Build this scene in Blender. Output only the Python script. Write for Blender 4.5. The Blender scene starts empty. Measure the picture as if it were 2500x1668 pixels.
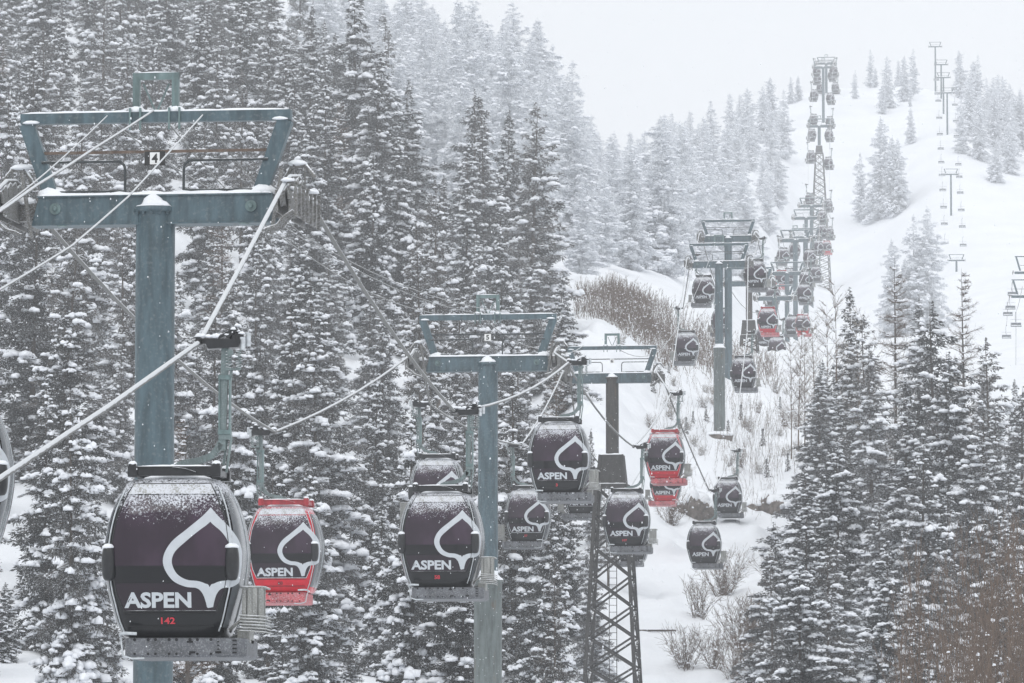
import bpy, math, random
import numpy as np
from mathutils import Vector, Matrix
R_ = math.radians
sc = bpy.context.scene
C = sc.collection
rng = np.random.default_rng(11)
random.seed(5)

# ------------------------------------------------------------------ camera
PITCH = R_(5.0)
LENS = 200.0
F = LENS / 36.0 * 2500.0
cam_d = bpy.data.cameras.new('camera'); cam_d.lens = LENS; cam_d.sensor_width = 36
cam_d.clip_start = 1.0; cam_d.clip_end = 6000
cam = bpy.data.objects.new('camera', cam_d); C.objects.link(cam)
cam.location = (0, 0, 0); cam.rotation_euler = (R_(90) + PITCH, 0, 0)
sc.camera = cam

# ------------------------------------------------------------------ world, sun, exposure
w = bpy.data.worlds.new("World"); sc.world = w; w.use_nodes = True
nt = w.node_tree; nt.nodes.clear()
SUN_EL, SUN_AZ = R_(48), R_(150)
sky = nt.nodes.new('ShaderNodeTexSky'); sky.sky_type = 'NISHITA'; sky.sun_disc = False
sky.sun_elevation = SUN_EL; sky.sun_rotation = SUN_AZ; sky.air_density = 1.0; sky.dust_density = 6.0
hs = nt.nodes.new('ShaderNodeHueSaturation'); hs.inputs['Saturation'].default_value = 0.10
mx = nt.nodes.new('ShaderNodeMix'); mx.data_type = 'RGBA'; mx.inputs[0].default_value = 0.80
mx.inputs[7].default_value = (8.2, 8.5, 8.9, 1)      # the even light of the cloud layer
bg = nt.nodes.new('ShaderNodeBackground'); bg.inputs[1].default_value = 0.107
wo = nt.nodes.new('ShaderNodeOutputWorld')
nt.links.new(sky.outputs[0], hs.inputs['Color']); nt.links.new(hs.outputs[0], mx.inputs[6])
nt.links.new(mx.outputs[2], bg.inputs[0]); nt.links.new(bg.outputs[0], wo.inputs[0])
sl = bpy.data.lights.new('sun', 'SUN'); sl.energy = 0.6; sl.angle = R_(25); sl.color = (1, .98, .95)
so = bpy.data.objects.new('sun', sl); C.objects.link(so)
so.rotation_euler = (R_(90) - SUN_EL, 0, R_(-30))
sc.view_settings.view_transform = 'Standard'; sc.view_settings.look = 'None'
sc.view_settings.gamma = 1; sc.view_settings.exposure = 0.24
cy = sc.cycles
cy.max_bounces = 9; cy.diffuse_bounces = 5; cy.glossy_bounces = 2; cy.transmission_bounces = 2
cy.volume_bounces = 3; cy.transparent_max_bounces = 4
cy.use_denoising = True; cy.caustics_reflective = False; cy.caustics_refractive = False

# ------------------------------------------------------------------ helpers
SP, CP = math.sin(PITCH), math.cos(PITCH)
def at(px, py, d):
    a = (px - 1250) / F; b = (834 - py) / F
    x, y, z = a, CP - SP * b, SP + CP * b
    k = d / y
    return Vector((x * k, d, z * k))
K = 2500 / 2350
def atd(x, y, d): return at(x * K, y * K, d)

def tag(o, label=None, cat=None, group=None, kind=None):
    if label: o['label'] = label
    if cat: o['category'] = cat
    if group: o['group'] = group
    if kind: o['kind'] = kind
    return o
def empty(name, loc=(0, 0, 0), rz=0, label=None, cat=None, group=None):
    o = bpy.data.objects.new(name, None); C.objects.link(o)
    o.empty_display_size = .3
    o.location = loc; o.rotation_euler = (0, 0, rz)
    return tag(o, label, cat, group)

def mesh_np(name, V, T, mats, smooth=False, midx=None):
    """V (n,3); T list of arrays of faces, each (m,k)"""
    me = bpy.data.meshes.new(name)
    V = np.asarray(V, dtype=np.float32)
    me.vertices.add(len(V)); me.vertices.foreach_set('co', V.ravel())
    loops = []; starts = []; tot = []; s = 0
    for f in T:
        f = np.asarray(f, dtype=np.int32)
        if len(f) == 0: continue
        k = f.shape[1]
        loops.append(f.ravel()); starts.append(s + np.arange(len(f), dtype=np.int32) * k)
        tot.append(np.full(len(f), k, dtype=np.int32)); s += f.size
    loops = np.concatenate(loops); starts = np.concatenate(starts); tot = np.concatenate(tot)
    me.loops.add(len(loops)); me.loops.foreach_set('vertex_index', loops)
    me.polygons.add(len(starts)); me.polygons.foreach_set('loop_start', starts); me.polygons.foreach_set('loop_total', tot)
    if midx is not None: me.polygons.foreach_set('material_index', np.asarray(midx, dtype=np.int32))
    me.polygons.foreach_set('use_smooth', np.full(len(starts), smooth))
    me.update(calc_edges=True)
    for m in (mats if isinstance(mats, (list, tuple)) else [mats]): me.materials.append(m)
    return me
def link(name, me, parent=None):
    o = bpy.data.objects.new(name, me); C.objects.link(o)
    if parent: o.parent = parent
    return o

class MB:
    def __init__(s): s.v = []; s.f = []; s.m = []; s.sm = []
    def add(s, vs, fs, mi=0, sm=False):
        b = len(s.v); s.v += [tuple(v) for v in vs]
        for f in fs: s.f.append(tuple(b + i for i in f)); s.m.append(mi); s.sm.append(sm)
    def hexa(s, p, mi=0):
        s.add(p, [(0, 3, 2, 1), (4, 5, 6, 7), (0, 1, 5, 4), (1, 2, 6, 5), (2, 3, 7, 6), (3, 0, 4, 7)], mi)
    def box(s, c, sz, mi=0, M=None):
        x, y, z = sz[0] / 2, sz[1] / 2, sz[2] / 2
        p = [Vector(q) for q in ((-x, -y, -z), (x, -y, -z), (x, y, -z), (-x, y, -z), (-x, -y, z), (x, -y, z), (x, y, z), (-x, y, z))]
        if M is not None: p = [M @ q for q in p]
        s.hexa([q + Vector(c) for q in p], mi)
    def bar(s, a, b, wx, wy, mi=0, up=(0, 1, 0)):
        a = Vector(a); b = Vector(b); d = (b - a).normalized(); u = Vector(up)
        n = d.cross(u).normalized() * wx / 2; t = n.cross(d).normalized() * wy / 2
        s.hexa([a - n - t, a + n - t, a + n + t, a - n + t, b - n - t, b + n - t, b + n + t, b - n + t], mi)
    def tube(s, pts, r, n=8, mi=0, cap=True, sm=True):
        pts = [Vector(p) for p in pts]; rr = r if isinstance(r, (list, tuple)) else [r] * len(pts)
        rings = []; prev = None
        for i, p in enumerate(pts):
            d = (pts[min(i + 1, len(pts) - 1)] - pts[max(i - 1, 0)]).normalized()
            if prev is None:
                u = d.cross(Vector((0, 0, 1)))
                if u.length < .05: u = d.cross(Vector((0, 1, 0)))
            else: u = prev - d * prev.dot(d)
            u.normalize(); prev = u; v = d.cross(u)
            rings.append([p + (u * math.cos(2 * math.pi * k / n) + v * math.sin(2 * math.pi * k / n)) * rr[i] for k in range(n)])
        vs = [q for g in rings for q in g]
        fs = [(i * n + k, i * n + (k + 1) % n, (i + 1) * n + (k + 1) % n, (i + 1) * n + k) for i in range(len(pts) - 1) for k in range(n)]
        s.add(vs, fs, mi, sm)
        if cap:
            s.add(rings[0], [tuple(range(n))], mi); s.add(rings[-1], [tuple(reversed(range(n)))], mi)
    def lathe(s, prof, c=(0, 0, 0), n=24, mi=0, axis='z', sm=True):
        vs = []
        for r, z in prof:
            for k in range(n):
                a = 2 * math.pi * k / n; p = (r * math.cos(a), r * math.sin(a), z)
                if axis == 'x': p = (z, p[0], p[1])
                if axis == 'y': p = (p[0], z, p[1])
                vs.append((p[0] + c[0], p[1] + c[1], p[2] + c[2]))
        m = len(prof)
        fs = [(i * n + k, i * n + (k + 1) % n, (i + 1) * n + (k + 1) % n, (i + 1) * n + k) for i in range(m - 1) for k in range(n)]
        s.add(vs, fs, mi, sm)
        s.add(vs[:n], [tuple(reversed(range(n)))], mi); s.add(vs[-n:], [tuple(range(n))], mi)
    def blob(s, c, r, mi=0, n=10, m=6, j=.12, flat=.35):
        vs = []; rx, ry, rz = r
        ph = [random.uniform(0, 6.28) for _ in range(4)]
        for i in range(m + 1):
            t = math.pi * i / m
            for k in range(n):
                a = 2 * math.pi * k / n
                q = 1 + j * (math.sin(2 * a + ph[0]) * .6 + math.sin(3 * a + ph[1] + i) * .5)
                z = math.cos(t)
                if z < 0: z *= flat
                vs.append((c[0] + rx * math.sin(t) * math.cos(a) * q, c[1] + ry * math.sin(t) * math.sin(a) * q, c[2] + rz * z * q))
        s.add(vs, [(i * n + k, (i + 1) * n + k, (i + 1) * n + (k + 1) % n, i * n + (k + 1) % n) for i in range(m) for k in range(n)], mi, True)
    def snowstrip(s, x0, x1, y, z, wd, h, seed=0, mi=0, n=None, z1=None):
        """a rounded bed of snow lying on a horizontal bar along x"""
        z1 = z if z1 is None else z1
        n = n or max(4, int(abs(x1 - x0) / .18)); rs = random.Random(seed); prof = 7; vs = []
        for i in range(n + 1):
            t = i / n; x = x0 + (x1 - x0) * t
            e = min(1, min(t, 1 - t) * n / 1.2); hh = h * (.75 + rs.random() * .5) * (.35 + .65 * math.sqrt(max(e, 0)))
            for k in range(prof):
                a = math.pi * k / (prof - 1)
                vs.append((x, y - math.cos(a) * wd / 2, z + (z1 - z) * t - .004 + math.sin(a) ** .6 * hh))
        fs = [(i * prof + k, i * prof + k + 1, (i + 1) * prof + k + 1, (i + 1) * prof + k) for i in range(n) for k in range(prof - 1)]
        s.add(vs, fs, mi, True)
        s.add(vs[:prof], [tuple(range(prof))], mi); s.add(vs[-prof:], [tuple(reversed(range(prof)))], mi)
    def mesh(s, name, mats):
        me = bpy.data.meshes.new(name); me.from_pydata(s.v, [], s.f)
        for m in (mats if isinstance(mats, (list, tuple)) else [mats]): me.materials.append(m)
        me.polygons.foreach_set('material_index', s.m); me.polygons.foreach_set('use_smooth', s.sm); me.update()
        return me
    def build(s, name, mats, parent=None):
        return link(name, s.mesh(name, mats), parent)
def copy_tree(o, parent=None):
    c = o.copy(); C.objects.link(c); c.parent = parent
    for ch in list(KIDS.get(o.name, o.children)): copy_tree(ch, c)
    return c
KIDS = {}
def proto_kids(o):
    KIDS[o.name] = list(o.children)
    for c in o.children: proto_kids(c)

# ------------------------------------------------------------------ materials
class NT:
    def __init__(s, name):
        s.m = bpy.data.materials.new(name); s.m.use_nodes = True; s.t = s.m.node_tree
        s.b = s.t.nodes['Principled BSDF']
    def n(s, t, **kw):
        o = s.t.nodes.new(t)
        for k, v in kw.items(): setattr(o, k, v)
        return o
    def l(s, a, b): s.t.links.new(a, b)
    def noise(s, scale, detail=4, rough=.55, coord='Object', vec=None, sc3=None):
        n = s.n('ShaderNodeTexNoise'); n.inputs['Scale'].default_value = scale; n.inputs['Detail'].default_value = detail
        n.inputs['Roughness'].default_value = rough
        tc = s.n('ShaderNodeTexCoord'); src = tc.outputs[coord]
        if sc3:
            mp = s.n('ShaderNodeMapping'); mp.inputs['Scale'].default_value = sc3; s.l(src, mp.inputs[0]); src = mp.outputs[0]
        s.l(src, n.inputs['Vector']); return n.outputs['Fac']
    def rng(s, v, a, b, c=0, d=1):
        n = s.n('ShaderNodeMapRange', interpolation_type='SMOOTHSTEP'); s.l(v, n.inputs[0])
        for i, q in enumerate((a, b, c, d)): n.inputs[i + 1].default_value = q
        return n.outputs[0]
    def math(s, op, a, b):
        n = s.n('ShaderNodeMath', operation=op)
        for i, q in enumerate((a, b)):
            if isinstance(q, (int, float)): n.inputs[i].default_value = q
            else: s.l(q, n.inputs[i])
        return n.outputs[0]
    def mix(s, f, a, b):
        n = s.n('ShaderNodeMix', data_type='RGBA')
        for i, q in ((0, f), (6, a), (7, b)):
            if isinstance(q, (int, float)): n.inputs[i].default_value = q
            elif isinstance(q, tuple): n.inputs[i].default_value = (*q, 1)
            else: s.l(q, n.inputs[i])
        return n.outputs[2]
    def nz(s):
        g = s.n('ShaderNodeNewGeometry'); x = s.n('ShaderNodeSeparateXYZ'); s.l(g.outputs['Normal'], x.inputs[0]); return x.outputs[2]
    def oz(s, i=2):
        g = s.n('ShaderNodeTexCoord'); x = s.n('ShaderNodeSeparateXYZ'); s.l(g.outputs['Object'], x.inputs[0]); return x.outputs[i]
    def bump(s, v, st, dist=.02):
        b = s.n('ShaderNodeBump'); b.inputs['Strength'].default_value = st; b.inputs['Distance'].default_value = dist
        s.l(v, b.inputs['Height']); s.l(b.outputs[0], s.b.inputs['Normal'])
    def col(s, c):
        if isinstance(c, tuple): s.b.inputs['Base Color'].default_value = (*c, 1)
        else: s.l(c, s.b.inputs['Base Color'])
    def rough(s, r):
        if isinstance(r, (int, float)): s.b.inputs['Roughness'].default_value = r
        else: s.l(r, s.b.inputs['Roughness'])
SNOW = (.86, .88, .91)
M = {}
def simple(name, c, r=.6, var=0.25, ns=3, metal=0, spec=.5):
    t = NT(name); f = t.noise(ns, 5)
    t.col(t.mix(t.rng(f, .3, .7), tuple(q * (1 - var) for q in c), tuple(min(1, q * (1 + var)) for q in c)))
    t.rough(r); t.b.inputs['Metallic'].default_value = metal; t.b.inputs['Specular IOR Level'].default_value = spec
    M[name] = t.m; return t
t = simple('snow', SNOW, .7, .04, 2, spec=.2); t.bump(t.noise(9, 6), .5, .05)
t = simple('ground_snow', (.83, .85, .88), .75, .03, .08, spec=.15); t.bump(t.noise(.7, 8, .6), .6, .35)
simple('tree_snow', (.84, .86, .90), .8, .05, 4, spec=.1)
def needles(name, a, b, c, sn):
    t = NT(name); f = t.noise(1.1, 4); g = t.noise(7, 3)
    col = t.mix(t.rng(f, .35, .65), a, b)
    col = t.mix(t.rng(g, .45, .6), col, c)
    oi = t.n('ShaderNodeObjectInfo')          # each tree has its own tint
    if sum(a) < .3:
        col = t.mix(t.math('MULTIPLY', t.rng(oi.outputs['Random'], .45, 1.0), .55), col, (.078, .066, .054))
        q = t.math('ADD', t.noise(19, 3, .7), t.math('MULTIPLY', oi.outputs['Random'], .07))
        col = t.mix(t.rng(q, .57, .67), col, (.58, .60, .63))
    # flakes caught among the needles
    h = t.noise(13, 2)
    col = t.mix(t.rng(h, sn, sn + .06), col, (.8, .82, .85))
    t.col(col); t.rough(.8); t.b.inputs['Specular IOR Level'].default_value = .15; M[name] = t.m
needles('needles', (.008, .011, .010), (.017, .021, .018), (.030, .027, .022), .63)
needles('needles_brown', (.030, .028, .024), (.048, .042, .034), (.070, .056, .044), .62)
needles('rime_needles', (.76, .78, .80), (.85, .87, .89), (.58, .60, .62), .46)
simple('bark', (.085, .072, .062), .9, .35, 6)
simple('twig', (.115, .080, .058), .9, .3, 5)
simple('pale_twig', (.25, .22, .19), .9, .3, 5)
simple('rime_twig', (.62, .64, .66), .9, .2, 5)
simple('rock', (.15, .13, .115), .9, .4, 3)

def paint(name, c, r=.5, snow=0.0, streak=True, rust=False, frost=0.0, metal=0, scratch=.25):
    t = NT(name); f = t.noise(2.2, 6, .6, sc3=(3, 3, .5) if streak else None)
    col = t.mix(t.rng(f, .3, .7), tuple(q * .68 for q in c), tuple(q * 1.32 for q in c))
    g = t.noise(14, 4)
    col = t.mix(t.math('MULTIPLY', t.rng(g, .5, .75), scratch), col, (.30, .32, .32))
    if rust:
        q = t.noise(3, 6, .7, sc3=(1, 1, .25)); col = t.mix(t.math('MULTIPLY', t.rng(q, .56, .7), .55), col, (.16, .10, .06))
    if frost: col = t.mix(t.math('MULTIPLY', t.rng(t.noise(38, 4, .8), 1 - frost - .16, 1 - frost + .16), .7), col, (.60, .62, .65))
    if snow:
        k = t.math('ADD', t.nz(), t.math('MULTIPLY', t.math('SUBTRACT', t.noise(6, 4), .5), 1.2))
        col = t.mix(t.rng(k, snow - .08, snow + .08), col, SNOW)
    t.col(col); t.rough(r); t.b.inputs['Metallic'].default_value = metal
    t.bump(f, .15, .01); M[name] = t.m; return t
paint('tower_paint', (.066, .104, .122), .5)
paint('tower_teal', (.12, .175, .175), .5)
paint('tower_lower', (.14, .165, .16), .55, rust=True)
paint('column_brown', (.045, .042, .038), .6, rust=True, scratch=.15)
paint('lattice_paint', (.030, .029, .028), .6, snow=.90, scratch=.12)
paint('rail_paint', (.035, .042, .045), .5, snow=.8)
paint('rust_rail', (.12, .085, .065), .7, rust=True)
paint('sheave_metal', (.10, .095, .085), .6, frost=.42, snow=.5)
paint('rubber', (.025, .025, .025), .6, frost=.3, snow=.6)
paint('galvanised', (.13, .17, .17), .5, frost=.34, snow=.6)
paint('rack_metal', (.24, .24, .22), .5, frost=.4, snow=.5)
paint('bumper_grey', (.09, .095, .105), .6, streak=False, frost=.36)
paint('bumper_red', (.42, .035, .045), .6, streak=False, frost=.42)
paint('black_plastic', (.010, .011, .013), .35, snow=.8, scratch=.03)
paint('red_plastic', (.34, .02, .03), .35, snow=.8, scratch=.05)
paint('chair_metal', (.16, .18, .20), .5, snow=.6)
simple('dark_hole', (.01, .01, .012), .8)
simple('sign_white', (.75, .75, .74), .5, .05)
simple('sign_black', (.02, .02, .02), .5, .1)
simple('number_red', (.55, .03, .05), .5, .1)
simple('number_dark', (.13, .01, .015), .5, .1)
simple('logo_paint', (.50, .53, .56), .5, .04, 8)
simple('trim_pale', (.50, .53, .55), .5, .2, 9)
t = paint('cable', (.34, .35, .34), .7, streak=False)
M.pop('cable'); t = NT('cable'); k = t.math('ADD', t.nz(), t.math('MULTIPLY', t.math('SUBTRACT', t.noise(4, 4), .5), .8))
t.col(t.mix(t.rng(k, -.02, .3), (.17, .17, .165), (.66, .68, .70))); t.rough(.85); M['cable'] = t.m
def cabin_paint(name, c, r, z0, z1, glass=False, band=None):
    """gloss paint or glass with driven snow stuck to its upper part"""
    t = NT(name); z = t.oz()
    f = t.noise(32, 4, .75); g = t.noise(5, 3)
    if glass:
        col = t.mix(t.rng(t.noise(1.6, 3, sc3=(1, 1, .6)), .38, .62), c, tuple(q * .55 for q in c))
        lo = t.rng(z, 1.13, 1.17); col = t.mix(lo, (.005, .005, .007), col)
        lo2 = t.rng(z, .83, .90); col = t.mix(lo2, (.018, .011, .018), col)
    else: col = t.mix(t.rng(g, .3, .7), tuple(q * .8 for q in c), c)
    # cover grows towards the top
    cov = t.rng(z, z0, z1 + .1, .02, .74)
    k = t.math('ADD', f, t.math('MULTIPLY', t.math('SUBTRACT', g, .5), .25))
    thr = t.math('SUBTRACT', .90, t.math('MULTIPLY', cov, .62))
    s = t.rng(t.math('SUBTRACT', k, thr), -.03, .05)
    t.col(t.mix(t.math('MULTIPLY', s, .88), col, (.70, .72, .77))); t.rough(t.math('ADD', t.math('MULTIPLY', s, .6), r))
    t.bump(s, .5, .012); t.b.inputs['Specular IOR Level'].default_value = .35; M[name] = t.m
cabin_paint('shell_black', (.008, .009, .011), .2, 1.2, 2.5)
cabin_paint('shell_red', (.60, .012, .030), .25, 1.5, 2.6)
cabin_paint('window_glass', (.042, .024, .042), .12, 1.25, 2.35, glass=True)
cabin_paint('side_glass', (.10, .11, .12), .18, 1.5, 2.5)
cabin_paint('roof_window', (.45, .45, .42), .5, 1.2, 1.9)

# ------------------------------------------------------------------ terrain
near = [(-300, -1.7), (0, -1.7), (60, -1.6), (120, -1.0), (200, .6)]
COLS = {
 -600: [(300,1450),(350,1150),(400,900),(450,700),(500,500),(560,320),(650,100),(800,-100),(1000,-200),(1500,-300)],
 0:    [(300,1560),(350,1270),(400,1010),(450,800),(500,610),(560,430),(650,210),(800,10),(1000,-100),(1500,-200)],
 450:  [(300,1600),(350,1350),(400,1100),(450,880),(500,690),(560,510),(650,310),(800,120),(1000,-20),(1500,-100)],
 900:  [(300,1690),(350,1520),(400,1270),(450,1060),(500,890),(560,730),(650,570),(800,400),(1000,270),(1200,220),(1500,200)],
 1300: [(300,1790),(360,1660),(420,1340),(480,1070),(520,920),(600,760),(700,640),(800,500),(900,400),(1000,335),(1200,290),(1500,300)],
 1450: [(300,1800),(360,1668),(420,1280),(480,920),(520,775),(560,750),(600,710),(700,655),(800,600),(900,560),(1000,530),(1200,520),(1500,540)],
 1650: [(300,1810),(360,1680),(420,1350),(480,1120),(520,980),(560,880),(620,790),(700,730),(800,660),(1000,560),(1200,500),(1400,450),(1560,430)],
 1850: [(300,1800),(360,1680),(420,1390),(470,1180),(513,1064),(560,960),(650,875),(800,845),(1000,815),(1100,765),(1200,665),(1300,545),(1400,430),(1500,340),(1560,290),(1650,255)],
 2000: [(300,1800),(360,1680),(420,1400),(470,1190),(513,1075),(560,965),(650,885),(800,855),(1100,838),(1300,775),(1400,725),(1450,565),(1500,400),(1560,262),(1650,215)],
 2150: [(250,1860),(300,1730),(350,1570),(400,1430),(450,1300),(520,1150),(650,970),(800,885),(1100,825),(1300,730),(1400,640),(1450,535),(1500,410),(1560,270),(1650,205)],
 2320: [(250,1830),(300,1690),(350,1530),(400,1390),(450,1270),(520,1130),(650,970),(800,885),(1100,800),(1300,650),(1400,521),(1500,305),(1600,225),(1650,215)],
 2500: [(250,1810),(300,1660),(350,1500),(400,1370),(450,1250),(520,1110),(650,960),(800,870),(1100,760),(1300,620),(1400,540),(1450,460),(1500,400),(1600,345),(1650,340)],
 3100: [(250,1700),(350,1400),(450,1200),(650,900),(1100,700),(1500,500),(1650,460)],
}
DG = np.arange(-300, 3000, 6.0)
cu = []; cz = []
for px, lst in COLS.items():
    dd = [a for a, b in near]; zz = [b for a, b in near]
    for d, py in lst:
        dd.append(d); zz.append(at(px, py, d).z)
    dd += [1850, 2900]; zz += [zz[-1] - 2, zz[-1] - 60]
    z = np.interp(DG, dd, zz)
    ker = np.hanning(9); ker /= ker.sum()
    z = np.convolve(np.pad(z, 4, mode='edge'), ker, mode='valid')
    cu.append((px - 1250) / F); cz.append(z)
cu = np.array(cu); cz = np.array(cz)
UG = np.linspace(-.14, .14, 281)
ZG = np.zeros((len(UG), len(DG)))
for j in range(len(DG)):
    q = np.interp(UG, cu, cz[:, j]); k = np.hanning(17); k /= k.sum()
    ZG[:, j] = np.convolve(np.pad(q, 8, mode='edge'), k, mode='valid')
NS = [(rng.uniform(0, 6.28, 4), s) for s in (1,)]
def zf(x, y):
    x = np.asarray(x, float); y = np.asarray(y, float)
    u = np.clip(x / np.maximum(y, 60), -.1399, .1399)
    fi = (u + .14) / (UG[1] - UG[0]); i = np.clip(fi.astype(int), 0, len(UG) - 2); fi = fi - i
    fj = np.clip((y + 300) / 6.0, 0, len(DG) - 1.001); j = fj.astype(int); fj = fj - j
    z = (ZG[i, j] * (1 - fi) + ZG[i + 1, j] * fi) * (1 - fj) + (ZG[i, j + 1] * (1 - fi) + ZG[i + 1, j + 1] * fi) * fj
    a = np.clip((y - 150) / 250, 0, 1)
    b = (.55 * np.sin(x * .31 + 1.3 + .05 * y) * np.sin(y * .11 + .4) + .30 * np.sin(x * .83 + y * .21 + 2) * np.sin(y * .37 - x * .2 + 1)
         + .16 * np.sin(x * 1.9 - y * .5) * np.sin(y * .8 + x * .7) + .07 * np.sin(x * 4.1 + y * 1.3) * np.sin(y * 2.1 - x)
         + np.where((y > 350) & (y < 540), .8, .35) * np.maximum(0, np.sin(x * 1.27 + .9 * np.sin(y * .31)) * np.sin(y * .47 + 1.4 * np.sin(x * .45)) - .35))
    g = np.where(y > 700, .6, 1.0)
    return z + a * b * g
def gz(x, y): return float(zf(x, y))
def hit(px, py):
    prev = 40
    for d in np.arange(60, 1900, 3.0):
        p = at(px, py, d)
        if p.z < gz(p.x, p.y): return d
    return 1600
us = np.concatenate([np.linspace(-.36, -.12, 25)[:-1], np.linspace(-.12, .12, 260), np.linspace(.12, .36, 25)[1:]])
ys = np.concatenate([np.arange(-280, 200, 20), np.arange(200, 720, 1.1), np.arange(720, 1700, 3.5), np.arange(1700, 2400, 50)])
YY, UU = np.meshgrid(ys, us, indexing='ij')
XX = UU * np.maximum(YY, 60) + UU * 260 * np.clip(1 - YY / 300, 0, 1)
ZZ = zf(XX, YY)
nr, ncl = YY.shape
idx = np.arange(nr * ncl).reshape(nr, ncl)
quads = np.stack([idx[:-1, :-1], idx[:-1, 1:], idx[1:, 1:], idx[1:, :-1]], -1).reshape(-1, 4)
me = mesh_np('snow_ground', np.stack([XX, YY, ZZ], -1).reshape(-1, 3), [quads], M['ground_snow'], True)
g = link('snow_ground', me); tag(g, 'deep white snow covering the valley floor, the hillsides and the ski piste', 'ground', kind='structure')

# ------------------------------------------------------------------ tree parts (vectorised)
def dome_template(n=7, m=3):
    V = [(0, 0, 1)]
    for i in range(1, m + 1):
        t = (math.pi * .60) * i / m
        for k in range(n): V.append((math.sin(t) * math.cos(2 * math.pi * k / n), math.sin(t) * math.sin(2 * math.pi * k / n), math.cos(t)))
    V.append((0, 0, -.35))
    T = [(0, 1 + k, 1 + (k + 1) % n) for k in range(n)]
    Q = [(1 + (i - 1) * n + k, 1 + i * n + k, 1 + i * n + (k + 1) % n, 1 + (i - 1) * n + (k + 1) % n) for i in range(1, m) for k in range(n)]
    b = 1 + (m - 1) * n; e = len(V) - 1
    T += [(b + (k + 1) % n, b + k, e) for k in range(n)]
    return np.array(V), np.array(T), np.array(Q)
DV, DT, DQ = dome_template(6, 2)
def domes(rg, cen, sc3, rot):
    N = len(cen); v = DV[None] * (1 + rg.uniform(-.25, .25, (N, len(DV), 3))) * sc3[:, None, :]
    c, s = np.cos(rot)[:, None], np.sin(rot)[:, None]
    x = v[..., 0] * c - v[..., 1] * s; y = v[..., 0] * s + v[..., 1] * c
    v = np.stack([x, y, v[..., 2]], -1) + cen[:, None, :]
    off = (np.arange(N) * len(DV))[:, None, None]
    return v.reshape(-1, 3), (DT[None] + off).reshape(-1, 3), (DQ[None] + off).reshape(-1, 4)
def segs(P0, P1, r0, r1, n=3):
    P0 = np.asarray(P0, float); P1 = np.asarray(P1, float); N = len(P0)
    d = P1 - P0; d /= np.linalg.norm(d, axis=1, keepdims=True) + 1e-9
    ref = np.where(np.abs(d[:, 2:3]) > .9, [[1., 0, 0]], [[0, 0, 1.]])
    u = np.cross(d, ref); u /= np.linalg.norm(u, axis=1, keepdims=True) + 1e-9; v = np.cross(d, u)
    a = 2 * np.pi * np.arange(n) / n
    ring = u[:, None] * np.cos(a)[None, :, None] + v[:, None] * np.sin(a)[None, :, None]
    r0 = np.broadcast_to(r0, (N,))[:, None, None]; r1 = np.broadcast_to(r1, (N,))[:, None, None]
    V = np.concatenate([P0[:, None] + ring * r0, P1[:, None] + ring * r1], 1)
    q = np.array([(k, (k + 1) % n, n + (k + 1) % n, n + k) for k in range(n)])
    Q = (q[None] + (np.arange(N) * 2 * n)[:, None, None]).reshape(-1, 4)
    return V.reshape(-1, 3), Q
def trunk_mesh(H, r, rg, mat, lean=.01, top=1.0):
    n = 8; k = 14; V = []; 
    ph = rg.uniform(0, 6.28, 2)
    for i in range(k):
        t = i / (k - 1); z = t * H * top - .6 * (i == 0)
        cx = lean * H * math.sin(t * 2.2 + ph[0]) * t; cyy = lean * H * math.sin(t * 2.6 + ph[1]) * t
        rr = r * ((1 - t) ** .9 * .95 + .03) * (1.25 if i == 0 else 1)
        for j in range(n): V.append((cx + rr * math.cos(6.283 * j / n), cyy + rr * math.sin(6.283 * j / n), z))
    Q = [(i * n + j, i * n + (j + 1) % n, (i + 1) * n + (j + 1) % n, (i + 1) * n + j) for i in range(k - 1) for j in range(n)]
    return mesh_np('trunk', V, [Q], mat, True)
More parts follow.
